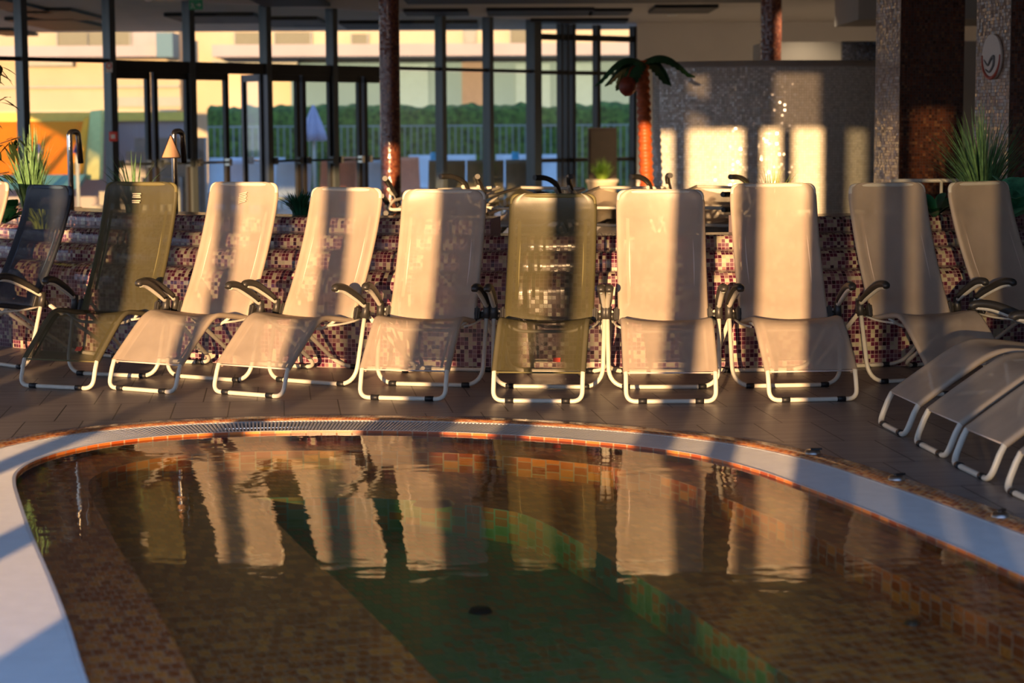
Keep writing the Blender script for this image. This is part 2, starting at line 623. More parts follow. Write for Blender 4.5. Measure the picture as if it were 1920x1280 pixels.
def flat_poly(bm, loops, z, rot=0.0):
    vs = [[Vector((p.x, p.y, z)) for p in L] for L in loops]
    tris = tessellate_polygon(vs)
    allv = [bm.verts.new(p) for L in vs for p in L]
    uvl = bm.loops.layers.uv.active
    for t in tris:
        try:
            f = bm.faces.new([allv[i] for i in t])
        except ValueError:
            continue
        f.normal_update()
        if f.normal.z < 0:
            f.normal_flip()
        for l in f.loops:
            x, y = l.vert.co.x, l.vert.co.y
            l[uvl].uv = (x * math.cos(rot) + y * math.sin(rot), -x * math.sin(rot) + y * math.cos(rot))


def riser(bm, P, z0, z1, sw=True):
    acc = [0.0]
    for i in range(1, len(P)):
        acc.append(acc[-1] + (P[i] - P[i - 1]).length)
    sheet(bm, [[Vector((p.x, p.y, z0)) for p in P], [Vector((p.x, p.y, z1)) for p in P]], False,
          lambda a, b: ((z0, z1)[a], acc[b]) if sw else (acc[b], (z0, z1)[a]))


GR, KB = 0.335, 0.475
# floor with the pool cut out
outer_curve = offset(EC, KB - 0.002)
b = NB()
flat_poly(b, [[Vector((-12, -3)), Vector((9, -3)), Vector((9, 34)), Vector((-12, 34))], outer_curve], 0.0, rot=math.radians(6.6))
floor = tag(link('floor', b, M_floor), kind='structure')

pool = empty('swimming_pool', (0, 7, -0.42))
tag(pool, 'sunken pool lined with orange and green mosaic, steps along its sides', 'pool')


def padd(name, bm, m):
    o = link(name, bm, m, pool)
    o.matrix_parent_inverse = Matrix.Translation((0, -7, 0.42))
    return o


RP = math.radians(17)
L1 = [p for p in offset(EC, -0.30) if p.y > 2.95]
L2 = [p for p in offset(EC, -1.02) if p.y > 3.5]
b = NB()
flat_poly(b, [EC, L1], -0.050, RP)
riser(b, EC, 0.0, -0.050)
padd('shallow_ledge', b, M_ledge)
b = NB()
flat_poly(b, [L1, L2], -0.14, RP)
riser(b, L1 + L1[:1], -0.050, -0.14)
padd('seat_step', b, M_ledge)
b = NB()
flat_poly(b, [L2], -0.28, RP)
riser(b, L2 + L2[:1], -0.14, -0.28)
padd('basin_floor', b, M_deep)
# near end wall closing the basin
b = NB()
box(b, (1.215, 2.55, -0.22), (3.4, 0.1, 0.42))
padd('end_wall', b, M_ledge)
# under-water fittings
b = NB()
lathe(b, [(0.0, 0.02), (0.07, 0.02), (0.09, 0.0)], 24, (-0.34, 8.45, -0.14))
o = padd('inlet_cover', b, M_chrome)
b = NB()
lathe(b, [(0.0, 0.015), (0.035, 0.015), (0.045, 0.0)], 24, (-0.12, 7.1, -0.28))
o = padd('floor_drain', b, M_black)
b = NB()
lathe(b, [(0.0, 0.012), (0.02, 0.012), (0.03, 0.0)], 16, (1.30, 6.35, -0.14))
o = padd('nozzle', b, M_chrome)

# water: closed volume
b = NB()
WC = offset(EC, -0.004)
flat_poly(b, [WC], -0.012)
riser(b, WC, -0.012, -0.6)
flat_poly(b, [WC], -0.6)
pn = [WC[-1], WC[0]]
riser(b, pn, -0.012, -0.6)
bmesh.ops.remove_doubles(b, verts=b.verts[:], dist=0.0005)
bmesh.ops.recalc_face_normals(b, faces=b.faces[:])
water = link('pool_water', b, M_water)
tag(water, 'still clear greenish pool water mirroring the row of loungers', 'water', kind='stuff')

# overflow grating: real slats across a gutter, with two rim bars
gr = empty('overflow_grating', (0, 9.8, 0))
tag(gr, 'curved white slatted overflow grating round the pool edge', 'grating')
b = NB()
R0 = resample(EC, 0.0165)
uvl = b.loops.layers.uv.active
for i in range(1, len(R0) - 1):
    t = (R0[i + 1] - R0[i - 1]).normalized()
    nrm = Vector((-t.y, t.x))
    p0 = R0[i] + nrm * 0.012
    p1 = R0[i] + nrm * (GR - 0.012)
    w = 0.0046
    # slats on the outer side fan out with the curve
    w1 = w
    vs = []
    for z in (-0.014, 0.0):
        for q, ww in ((p0, w), (p1, w1)):
            for s in (-1, 1):
                vs.append(b.verts.new((q.x + t.x * ww * s, q.y + t.y * ww * s, z)))
    for f in ((4, 5, 7, 6), (0, 4, 6, 2), (1, 3, 7, 5)):
        b.faces.new([vs[k] for k in f])
o = link('slats', b, M_white_pl, gr)
o.matrix_parent_inverse = Matrix.Translation((0, -9.8, 0))
b = NB()
for d0, d1 in ((0.0, 0.014), (GR - 0.014, GR)):
    A = offset(EC, d0 + 1e-4)
    B = offset(EC, d1)
    for z0, z1 in ((0.0, 0.0),):
        sheet(b, [[Vector((p.x, p.y, 0.001)) for p in B], [Vector((p.x, p.y, 0.001)) for p in A]], False, lambda a, c: (c, a))
        sheet(b, [[Vector((p.x, p.y, 0.001)) for p in A], [Vector((p.x, p.y, -0.03)) for p in A]], False, lambda a, c: (c, a))
o = link('rim', b, M_white_pl, gr)
o.matrix_parent_inverse = Matrix.Translation((0, -9.8, 0))
b = NB()
A = offset(EC, 0.0005)
B = offset(EC, GR)
sheet(b, [[Vector((p.x, p.y, -0.035)) for p in B], [Vector((p.x, p.y, -0.035)) for p in A]], False, lambda a, c: (c, a))
o = link('gutter', b, M_channel, gr)
o.matrix_parent_inverse = Matrix.Translation((0, -9.8, 0))

# orange kerb
b = NB()
A = offset(EC, GR + 0.0005)
B = offset(EC, KB)
acc = [0.0]
for i in range(1, len(EC)):
    acc.append(acc[-1] + (B[i] - B[i - 1]).length)
VV = (0.0, 0.01, KB - GR - 0.01, KB - GR)
rows = []
for d, z in ((KB, -0.002), (KB - 0.008, 0.006), (GR + 0.008, 0.006), (GR + 0.001, -0.004)):
    C_ = offset(EC, d)
    rows.append([Vector((p.x, p.y, z)) for p in C_])
sheet(b, rows, False, lambda a, c: (acc[c], VV[a]))
kerb = tag(link('trim_1', b, M_orange), 'narrow orange mosaic kerb between the grating and the grey floor', 'kerb', kind='structure')

# worn metal fittings on the kerb
for k, ((x, y), lb) in enumerate((((1.352, 8.86), 'round worn metal deck fitting on the orange kerb, farthest from the camera'),
                                  ((1.600, 8.19), 'round worn metal deck fitting on the orange kerb, middle one of three'),
                                  ((1.838, 7.39), 'round worn metal deck fitting on the orange kerb, nearest to the camera'))):
    t = empty('deck_fitting', (x, y, 0.006), 0.5 * k)
    tag(t, lb, 'deck fitting', 'metal fittings along the orange kerb')
    b = NB()
    lathe(b, [(0.0, 0.016), (0.026, 0.016), (0.033, 0.011), (0.036, 0.0)], 24)
    link('cap', b, M_chrome, t)
    b = NB()
    box(b, (0.016, 0, 0.020), (0.05, 0.016, 0.008))
    link('tab', b, M_black, t)


# ------------------------------------------------------------------ camera-side window wall that stripes the light
YW = -3.0
HEAD = 3.05


def wx(c):
    return c + SUN_T * YW


shade = [(-5.35, -4.99), (-4.85, -4.30), (-3.74, -3.61), (-3.05, -2.89), (-2.34, -1.92), (-1.66, -1.51), (-0.95, -0.77), (-0.585, -0.465), (-0.18, 0.06), (0.25, 0.385), (0.48, 0.60)]
for i in range(4):
    c = -6.6 - i * 1.25
    shade.append((c, c + 0.35))
for c0, c1 in shade:
    cx = (wx(c0) + wx(c1)) / 2
    w = c1 - c0
    o = boxo('window_post', (cx, YW, HEAD / 2), (w, 0.12, HEAD), M_wall if w > 0.3 else M_alu)
    o.name = 'trim_2'
    tag(o, kind='structure')
cl = [-12.0, wx(-1.52), wx(-1.30), wx(-0.66), wx(-0.20), 9.0]
M_light_slot = glass('added_slot_glass', (0.32, 0.32, 0.34), 0.8)
for i in range(5):
    xa, xb = cl[i], cl[i + 1]
    if i % 2 == 0:
        tag(boxo('wall_front', ((xa + xb) / 2, YW, (HEAD + 3.62) / 2), (xb - xa, 0.2, 3.62 - HEAD), M_wall), kind='structure')  # raised above the ceiling, unseen, to block sun through the skylight opening
    else:
        tag(boxo('added_light_slot', ((xa + xb) / 2, YW, (HEAD + 3.62) / 2), (xb - xa, 0.012, 3.62 - HEAD), M_light_slot), kind='structure')  # unseen slot added to throw weak sun on the pale curved wall
x0 = wx(0.95)
o = boxo('wall_front_right', ((x0 + 9) / 2, YW, HEAD / 2), (9 - x0, 0.2, HEAD), M_wall)
o.name = 'wall_front.001'
tag(o, kind='structure')
M_dim_pane = glass('added_dimming_glass', (0.40, 0.42, 0.42), 0.8)
o = boxo('added_dim_pane', ((wx(-0.18) + wx(0.95)) / 2, YW + 0.0, HEAD / 2), (1.13, 0.012, HEAD), M_dim_pane)  # unseen pane added to weaken the sun on the right
tag(o, kind='structure')

# ceiling, with an unseen skylight opening added near the camera for fill light
b = NB()
box(b, (-1.5, 18.9, 3.15), (21, 29.0, 0.2))
tag(link('ceiling', b, M_ceil), kind='structure')
for k in range(9):
    tag(boxo('trim_9', (-11.5 + 2.5 * k, 0.75, 3.12), (0.08, 7.5, 0.16), M_alu), kind='structure')  # unseen beams across the added skylight opening
for k in range(6):
    tag(boxo('trim_10', (-12.0, -2.0 + 3.0 * k, 1.5), (0.1, 0.1, 3.0), M_alu), kind='structure')
# right wall, back wall
tag(boxo('wall_right', (6.6, 15.5, 1.52), (0.2, 37, 3.06), M_wall_dk), kind='structure')


# ------------------------------------------------------------------ loungers
HW = 0.255


def prof_points(zs):
    seat = catmull([(0, 0.050, 0.158), (0, 0.17, 0.262), (0, 0.30, 0.368), (0, 0.365, 0.402), (0, 0.42, 0.408), (0, 0.52, 0.396), (0, 0.63, 0.378), (0, 0.700, 0.372)], 5)
    bz = lambda z: 0.38 + (z - 0.38) * zs
    back = catmull([(0, 0.672, 0.368), (0, 0.695, bz(0.42)), (0, 0.765, bz(0.53)), (0, 0.855, bz(0.70)), (0, 0.925, bz(0.86)), (0, 0.972, bz(1.0)), (0, 0.985, bz(1.085))], 7)
    return seat, back


def arc(P):
    a = [0.0]
    for i in range(1, len(P)):
        a.append(a[-1] + (P[i] - P[i - 1]).length)
    return a


def sling(bm, P, hw, sag, front, round_top=0.0, round_start=0.0, wrap=True, shift=0.0, u0=0.0, u1=1.0):
    """cloth over the two side rails: front face plus the sleeve wrapped round each rail"""
    A = arc(P)
    T = A[-1]
    rows = []
    r = 0.0155
    n = 14
    keep = []
    for i, p in enumerate(P):
        t = (P[min(i + 1, len(P) - 1)] - P[max(i - 1, 0)]).normalized()
        nn = Vector((0, t.z, -t.y)) * front          # away from the sitter
        d = T - A[i]
        w = hw
        if round_top > 0 and d < round_top:
            w = hw - (round_top - math.sqrt(max(0, round_top ** 2 - (round_top - d) ** 2)))
        row = []
        xs = []
        if wrap:
            xs += [(-w + 0.038, r * 0.95), (-w + 0.015, r), (-w + 0.003, r * 0.6), (-w - 0.001, 0), (-w + 0.004, -r * 0.7)]
        m = n
        for k in range(m + 1):
            x = -(w - 0.016) + 2 * (w - 0.016) * k / m
            q = 1 - (x / (w - 0.016)) ** 2
            xs.append((x, -r * (0.95 if True else 1) * (1 - q) + q * sag(A[i] / T)))
        if wrap:
            xs += [(w - 0.004, -r * 0.7), (w + 0.001, 0), (w - 0.003, r * 0.6), (w - 0.015, r), (w - 0.038, r * 0.95)]
        for x, off in xs:
            row.append(p + Vector((x, 0, 0)) + nn * (off + shift))
        rows.append(row)
    a0 = arc([Vector(v) for v in rows[len(rows) // 2]])
    sheet(bm, rows, False, lambda i, k: (a0[min(k, len(a0) - 1)], A[i]))


KIND = {
    'beige': (M_beige, M_beige_o, M_tube, M_tube),
    'olive': (M_olive, M_olive_o, M_tube, M_olive_o),
    'charcoal': (M_char, M_char_o, M_tube, M_char_o),
}


def make_lounger(kind, zs=1.0, prints=False, arm=True, detail=True):
    fab, seam, tub, seam2 = KIND[kind]
    root = empty('reclining_lounger')
    seat, back = prof_points(zs)
    r = 0.0125
    # seat frame: foot loop on the floor, leg rest rails, seat rails
    b = NB()
    hw = HW - 0.0155
    rail = [Vector((0, p.y, p.z)) for p in seat]
    left = [Vector((-hw, 0.002, 0.0135))]
    pts = [Vector((-hw, p.y, p.z)) for p in reversed(rail)] + [Vector((-hw, 0.034, 0.12))]
    body_l = pts
    loop = fillet([body_l[-1], Vector((-hw, 0.0, 0.0135)), Vector((hw, 0.0, 0.0135)), Vector((hw, 0.034, 0.12))], 0.085, 8)
    pts = body_l[:-1] + loop + [Vector((hw, p.y, p.z)) for p in rail]
    tube(b, pts, r)
    link('seat_frame', b, tub, root)
    # sling of the leg rest and seat
    b = NB()
    sling(b, seat, HW, lambda t: -0.012 + (0.030 * math.sin(PI * max(0, (t - 0.45) / 0.55)) if t > 0.45 else 0), 1.0)
    sl = link('seat_sling', b, fab, root)
    # hem bars of the cloth at the foot end
    tubeo('hem', [(-HW + 0.02, 0.051, 0.160), (HW - 0.02, 0.051, 0.160)], 0.005, seam, sl, 6)
    for s in (-1, 1):
        b = NB()
        q = [p for p in seat if 0.07 < p.y < 0.36]
        sheet(b, [[p + Vector((s * (HW - 0.062), 0.006, -0.006)), p + Vector((s * (HW - 0.048), 0.006, -0.006))] for p in q], False, lambda i, k: (k * .01, i * .02))
        link('seam', b, M_olive_dk if kind == 'olive' else seam, sl)
    if kind in ('olive',):
        b = NB()
        p = seat[2]
        q = seat[3]
        sheet(b, [[p + Vector((0.075, -0.014, 0.014)), p + Vector((0.115, -0.014, 0.014))], [q + Vector((0.075, -0.014, 0.014)), q + Vector((0.115, -0.014, 0.014))]], False, lambda i, k: (k, i))
        tag(link('maker_label', b, M_red, sl), 'small orange-red maker label')
    # cross bar under the knee
    tubeo('cross_bar', fillet([(-hw, 0.50, 0.385), (-hw + 0.08, 0.50, 0.335), (hw - 0.08, 0.50, 0.335), (hw, 0.50, 0.385)], 0.05), 0.009, tub, root, 8)
    # backrest frame
    b = NB()
    A = arc(back)
    T = A[-1]
    lf, rt = [], []
    for i, p in enumerate(back):
        if T - A[i] > 0.085:
            lf.append(Vector((-hw, p.y, p.z)))
            rt.append(Vector((hw, p.y, p.z)))
    top = back[-1] + Vector((0, 0.0, -0.014))
    cor = fillet([lf[-1], Vector((-hw, top.y, top.z)), Vector((hw, top.y, top.z)), rt[-1]], 0.08, 8)
    tube(b, lf[:-1] + cor + rt[:-1][::-1], r)
    link('backrest_frame', b, seam2 if kind != 'beige' else tub, root)
    # backrest sling with rounded top
    b = NB()
    bk = [p for i, p in enumerate(back) if i % 1 == 0]
    # extra rows at the top so that the corner is round
    extra = []
    for i, p in enumerate(bk):
        extra.append(p)
    last, prev = back[-1], back[-2]
    fine = extra[:-6]
    tail = extra[-6:]
    for i in range(len(tail) - 1):
        for k in range(3):
            fine.append(tail[i].lerp(tail[i + 1], k / 3))
    fine.append(tail[-1])
    sling(b, fine, HW, lambda t: 0.012 * math.sin(PI * min(1, t * 1.1)) * (1 if t < 0.9 else 0.6), 1.0, 0.085)
    bs = link('back_sling', b, fab, root)
    # head pocket: second layer of cloth behind the top
    b = NB()
    Af = arc(fine)
    hp = [p for i, p in enumerate(fine) if Af[-1] - Af[i] < 0.155]
    sling(b, hp, HW - 0.006, lambda t: 0.012, 1.0, 0.085, wrap=False, shift=0.02)
    link('head_pocket', b, fab, bs)
    q0 = hp[0]
    # reinforcing strips seen through the cloth
    for s in (-1, 1):
        b = NB()
        q = [p for i, p in enumerate(fine) if 0.16 < Af[i] / Af[-1] < 0.80]
        sheet(b, [[p + Vector((s * (HW - 0.074), -0.004, 0.002)), p + Vector((s * (HW - 0.055), -0.004, 0.002))] for p in q], False, lambda i, k: (k * .01, i * .02))
        link('reinforcing_strip', b, seam, bs)
    if prints:
        b = NB()
        for k in range(6):
            z = fine[-1].z - 0.075 - k * 0.0105
            pp = min(fine, key=lambda q: abs(q.z - z))
            y = pp.y - 0.018
            w = 0.030 - (0.004 if k % 2 else 0)
            if prints == 'bars':
                if k == 3:
                    continue
                sheet(b, [[Vector((-w - 0.02, y, z)), Vector((w - 0.02, y, z))], [Vector((-w - 0.02, y, z + 0.006)), Vector((w - 0.02, y, z + 0.006))]], False, lambda i, j: (j, i))
            else:
                sheet(b, [[Vector((-w + 0.01, y, z)), Vector((w + 0.01, y, z + 0.012))], [Vector((-w + 0.01, y, z + 0.004)), Vector((w + 0.01, y, z + 0.017))]], False, lambda i, j: (j, i))
        tag(link('printed_mark', b, M_print, bs), 'small pale striped print')
    # front leg U: floor bar, uprights to the elbows
    X = 0.315
    el = Vector((X, 0.700, 0.430))
    b = NB()
    tube(b, fillet([(-X, 0.700, 0.430), (-X + 0.004, 0.59, 0.0135), (X - 0.004, 0.59, 0.0135), (X, 0.700, 0.430)], 0.12, 9), r)
    link('front_leg', b, tub, root)
    # rear leg U
    X2 = 0.293
    b = NB()
    tube(b, fillet([(-X2, 0.715, 0.425), (-X2, 1.31, 0.0135), (X2, 1.31, 0.0135), (X2, 0.715, 0.425)], 0.12, 9), r)
    link('rear_leg', b, tub, root)
    # black grips on the three floor bars
    for (y, xg, ) in ((0.0, 0.152), (0.59, 0.215), (1.31, 0.19)):
        for s in (-1, 1):
            tubeo('floor_grip', [(s * xg - 0.023, y, 0.0150), (s * xg + 0.023, y, 0.0150)], 0.0152, M_black, root, 12)
    # side links and hinges
    for s in (-1, 1):
        tubeo('side_link', fillet([(s * 0.285, 0.72, 0.385), (s * 0.275, 0.56, 0.366), (s * 0.250, 0.42, 0.366)], 0.08), 0.0065, tub, root, 8)
        b = NB()
        box(b, (s * 0.262, 0.688, 0.412), (0.030, 0.042, 0.085), rx=-0.35)
        bmesh.ops.bevel(b, geom=b.edges[:], offset=0.010, segments=3, affect='EDGES')
        link('hinge', b, M_plastic, root)
        # ratchet disc between hinge and elbow
        tubeo('ratchet', [(s * 0.270, 0.722, 0.400), (s * 0.310, 0.722, 0.400)], 0.024, M_plastic, root, 14)
        if arm:
            ar = empty('armrest')
            ar.parent = root
            # elbow casting
            b = NB()
            tube(b, [(s * X, 0.690, 0.385), (s * X, 0.702, 0.43), (s * X, 0.706, 0.475)], lambda t: 0.0225 - 0.003 * abs(t - 0.5), 12)
            tube(b, [(s * X, 0.71, 0.435), (s * X, 0.735, 0.40)], 0.014, 10)
            ar2 = link('elbow', b, M_plastic, root)
            # arm tube rising to the front
            a0 = Vector((s * X, 0.700, 0.455))
            a1 = Vector((s * X, 0.485, 0.558))
            a2 = Vector((s * X, 0.415, 0.572))
            ctl = catmull([a0, a0.lerp(a1, 0.5) + Vector((0, 0, 0.004)), a1, a2], 5)
            b = NB()
            tube(b, ctl, 0.0145, 10)
            tb = link('arm_tube', b, tub, root)
            # dark pad on top, drooping over the end
            b = NB()
            pad = catmull([a0.lerp(a1, 0.12) + Vector((0, 0, 0.012)), a0.lerp(a1, 0.5) + Vector((0, 0, 0.022)), a1 + Vector((0, 0, 0.020)), a2 + Vector((0, -0.005, 0.014)), a2 + Vector((0, -0.022, -0.004))], 5)
            tube(b, pad, lambda t: 0.0175 + 0.0105 * math.sin(PI * min(1, 0.15 + t * 0.85)) ** 0.7, 12, flat=0.8)
            link('arm_pad', b, M_plastic, tb)
            bpy.data.objects.remove(ar)
    return root


def world_h(h):
    return (h - 0.38) / (1.085 - 0.38)


rowdef = [
    # x, y, yaw, top height, kind, print, label
    (-4.22, 12.66, 52, 1.13, 'beige', None, 'beige mesh lounger cut off by the left edge of the photo'),
    (-3.605, 11.93, 44, 1.12, 'charcoal', None, 'charcoal mesh lounger with dark frame left of the printed olive one'),
    (-2.597, 11.244, 20.5, 1.15, 'olive', 'bars', 'olive mesh lounger with a pale striped print on its headrest'),
    (-2.084, 11.098, 29.5, 1.152, 'beige', 'swirl', 'beige mesh lounger with a small striped oval print on its headrest'),
    (-1.461, 10.898, 30, 1.124, 'beige', None, 'plain beige mesh lounger directly right of the one with the striped oval print'),
    (-0.597, 10.694, 12, 1.112, 'beige', None, 'beige mesh lounger directly left of the olive one in the middle of the row'),
    (0.135, 10.564, 6.25, 1.088, 'olive', None, 'olive mesh lounger in the middle of the row, facing the camera'),
    (0.847, 10.521, 0.75, 1.110, 'beige', None, 'beige mesh lounger directly right of the middle olive one'),
    (1.613, 10.565, -5.75, 1.142, 'beige', None, 'beige mesh lounger before the pale curved wall, second right of the middle olive one'),
    (2.514, 10.803, -18, 1.135, 'beige', None, 'beige mesh lounger in front of the square pillar, its foot hidden by near loungers'),
    (3.32, 11.07, -33, 1.135, 'beige', None, 'beige mesh lounger turned right, last of the row, in front of the spiky plant'),
]
for x, y, yaw, h, kind, pr, lb in rowdef:
    o = make_lounger(kind, world_h(h), pr)
    o.location = (x, y, 0)
    o.rotation_euler = (0, 0, -math.radians(yaw))
    tag(o, lb, 'lounger', 'reclining loungers in a row in front of the mosaic wall')

near = [(1.836, 9.525, 'beige mesh lounger at the right, farthest from the camera of the near group'),
        (1.894, 8.915, 'beige near lounger at the right edge, second from the wall, sliver of sun on it'),
        (1.942, 8.33, 'beige mesh lounger at the right edge, third of the near group from the wall'),
        (2.02, 7.70, 'beige mesh lounger of which only the foot loop shows at the right edge')]
proto = None
for k, (x, y, lb) in enumerate(near):
    if proto is None:
        proto = o = make_lounger('beige', 1.05)
    else:
        o = copy_tree(proto)
    o.location = (x, y, 0)
    o.rotation_euler = (0, 0, -math.radians(84.5 - 1.0 * k))
    o.scale = (0.91, 1.22, 1)
    tag(o, lb, 'lounger', 'near loungers at the right edge')


# ------------------------------------------------------------------ round mosaic wall with tiers
CX, CY, RW = 0.75, 18.36, 6.43


def ring_wall(name, prof, a0, a1, m, step=0.6):
    """prof: list of (radius, z); angles in degrees from -Y, positive to the right"""
    n = int(abs(a1 - a0) / step)
    A = [math.radians(a0 + (a1 - a0) * k / n) for k in range(n + 1)]
    pa = [0.0]
    for i in range(1, len(prof)):
        pa.append(pa[-1] + math.hypot(prof[i][0] - prof[i - 1][0], prof[i][1] - prof[i - 1][1]))
    b = NB()
    sheet(b, [[Vector((CX + r * math.sin(a), CY - r * math.cos(a), z)) for a in A] for r, z in prof], False,
          lambda i, k: (A[min(k, n)] * RW, pa[i]))
    bmesh.ops.recalc_face_normals(b, faces=b.faces[:])
    # end caps
    for k in (0, -1):
        a = A[k]
        vs = [b.verts.new((CX + r * math.sin(a), CY - r * math.cos(a), z)) for r, z in prof]
        vs.append(b.verts.new((CX + prof[-1][0] * math.sin(a), CY - prof[-1][0] * math.cos(a), prof[0][1])))
        b.faces.new(vs)
    return link(name, b, m)


def tier_prof(R, z0, z1, depth, bulge=0.05, rr=0.07):
    p = [(R, z0), (R, z1 - rr - 0.02)]
    for k in range(1, 7):
        a = k / 6 * PI / 2
        p.append((R - rr + rr * math.cos(a), z1 - rr + rr * math.sin(a)))
    p.append((R - depth, z1 + 0.0))
    return p


mw = empty('mosaic_wall', (CX, CY - RW, 0))
tag(mw, 'curved stepped bench wall of purple, burgundy and cream mosaic behind the loungers', 'wall')


def mwadd(o):
    o.parent = mw
    o.matrix_parent_inverse = Matrix.Translation((-CX, -(CY - RW), 0))
    return o


mwadd(ring_wall('lower_tier', tier_prof(RW, 0.0, 0.595, 0.25, rr=0.10), -66, 60, M_purple))
mwadd(ring_wall('second_tier', tier_prof(RW - 0.24, 0.585, 0.705, 0.28, rr=0.07), -66, 60, M_purple))
mwadd(ring_wall('third_tier', tier_prof(RW - 0.50, 0.69, 0.790, 0.35, rr=0.05) + [(RW - 0.85, 0.0)], -66, 60, M_purple))
mwadd(ring_wall('top_tier', tier_prof(RW - 0.78, 0.0, 0.885, 0.40, rr=0.05) + [(RW - 1.18, 0.0)], -66, -9.0, M_purple))
mwadd(ring_wall('top_tier', tier_prof(RW - 0.78, 0.0, 0.885, 0.40, rr=0.05) + [(RW - 1.18, 0.0)], 7.5, 60, M_purple))

# grey slab at the left end of the wall
b = NB()
box(b, (-3.62, 13.20, 0.42), (0.24, 0.30, 0.84), rz=0.6)
tag(link('planter_box', b, mat('grey_slab', (0.20, 0.18, 0.20), 0.6, noise_amt=0.1)), 'grey box planter at the left end of the mosaic wall, green plants above', 'planter')

# ------------------------------------------------------------------ glass facade
FA = Vector((-5.96, 23.2))
FD = (Vector((1.25, 31.1)) - FA).normalized()
FANG = math.atan2(FD.y, FD.x)
SL = (1.25 + 5.96) / (31.1 - 23.2)


def fac(x):
    """point of the facade line seen at picture column x"""
    k = (x - 960) / F
    D = (-5.96 - SL * 23.2) / (k - SL)
    return Vector((k * D, D))


mull = [52, 215, 363, 505, 628, 735, 830, 918]
MP = [fac(x) for x in mull]
step = (MP[0] - MP[1])
more = [MP[0] + step * k for k in (3, 2, 1)]
MP = more + MP
for p in MP:
    o = boxo('trim_3', (p.x, p.y, 1.525), (0.085, 0.15, 3.05), M_alu, rz=FANG)
    tag(o, kind='structure')
pe = fac(1003)
tag(boxo('trim_3', (pe.x, pe.y, 1.525), (0.16, 0.18, 3.05), M_alu, rz=FANG), kind='structure')
MP.append(pe)
nf = Vector((-FD.y, FD.x))
for i in range(len(MP) - 1):
    a, c = MP[i], MP[i + 1]
    m_ = (a + c) / 2
    L = (c - a).length
    isdoor = 4 <= i < 8
    w = tag(boxo('window_2', (m_.x, m_.y, 2.66), (L, 0.012, 0.76), M_glass, rz=FANG), kind='structure')
    if isdoor:
        tag(boxo('trim_4', (m_.x, m_.y, 2.225), (L, 0.10, 0.14), M_alu_dk, rz=FANG), kind='structure')
        # double door
        for s in (-1, 1):
            ang = FANG
            cen = m_ + FD * s * (L / 4)
            if i == 5 and s == 1:
                # opened leaf
                hinge = m_ + FD * (L / 2 - 0.05)
                ang = FANG + PI / 2 - 0.25
                dv = Vector((math.cos(ang), math.sin(ang)))
                cen = hinge + dv * (L / 4)
            d = empty('door_%d' % (1 + (i - 4) * 2 + (s > 0)), (cen.x, cen.y, 0), ang)
            tag(d, kind='structure')
            lw = L / 2 - 0.05
            b = NB()
            for sx in (-1, 1):
                box(b, (sx * (lw / 2 - 0.03), 0, 1.075), (0.06, 0.06, 2.13))
            box(b, (0, 0, 2.115), (lw, 0.06, 0.09))
            box(b, (0, 0, 0.06), (lw, 0.06, 0.10))
            link('door_frame', b, M_alu_dk, d)
            boxo('door_glass', (0, 0, 1.08), (lw - 0.1, 0.01, 2.0), M_glass, d)
            b = NB()
            tube(b, [(-lw / 2 + 0.05, -0.09, 1.03), (lw / 2 - 0.05, -0.09, 1.03)], 0.016, 8)
            box(b, (-lw / 2 + 0.05, -0.06, 1.03), (0.05, 0.09, 0.09))
            box(b, (lw / 2 - 0.05, -0.06, 1.03), (0.05, 0.09, 0.09))
            link('push_bar', b, M_steel if i % 2 else M_alu, d)
    else:
        tag(boxo('trim_4', (m_.x, m_.y, 2.28), (L, 0.08, 0.05), M_alu_dk, rz=FANG), kind='structure')
        tag(boxo('window_3', (m_.x, m_.y, 1.12), (L, 0.012, 2.24), M_glass, rz=FANG), kind='structure')

# entrance frame right of the facade
E0 = pe
E1 = Vector((1.92, 31.3))
ED = (E1 - E0).normalized()
EA = math.atan2(ED.y, ED.x)
EL = (E1 - E0).length
ent = [(0.0, 0.10), (0.50, 0.035), (0.62, 0.03), (0.74, 0.05), (1.22, 0.07), (EL, 0.09)]
for s, w in ent:
    p = E0 + ED * s
    tag(boxo('trim_5', (p.x, p.y, 1.5), (w, 0.12, 3.0), M_alu_dk, rz=EA), kind='structure')
em = (E0 + E1) / 2
for z, h in ((2.80, 0.09), (2.27, 0.06), (0.95, 0.06)):
    tag(boxo('trim_6', (em.x, em.y, z), (EL, 0.08, h), M_alu_dk, rz=EA), kind='structure')
tag(boxo('window_4', (em.x, em.y, 1.5), (EL, 0.01, 3.0), M_glass, rz=EA), kind='structure')
# wall at the back, right of the entrance
tag(boxo('wall_back', ((1.96 + 6.6) / 2, 31.3, 1.525), (6.6 - 1.96, 0.3, 3.05), M_wall), kind='structure')
tag(boxo('wall_back', (4.75, 25.2, 1.24), (3.3, 1.0, 2.48), M_wall_dk), kind='structure')
tag(boxo('trim_7', (5.2, 22.8, 2.83), (2.8, 1.6, 0.44), M_wall_dk), kind='structure')  # shadow on this bulkhead is put into the darker plaster colour
tag(boxo('trim_8', (4.3, 24.6, 2.36), (0.5, 0.1, 0.24), M_black_mos), kind='structure')

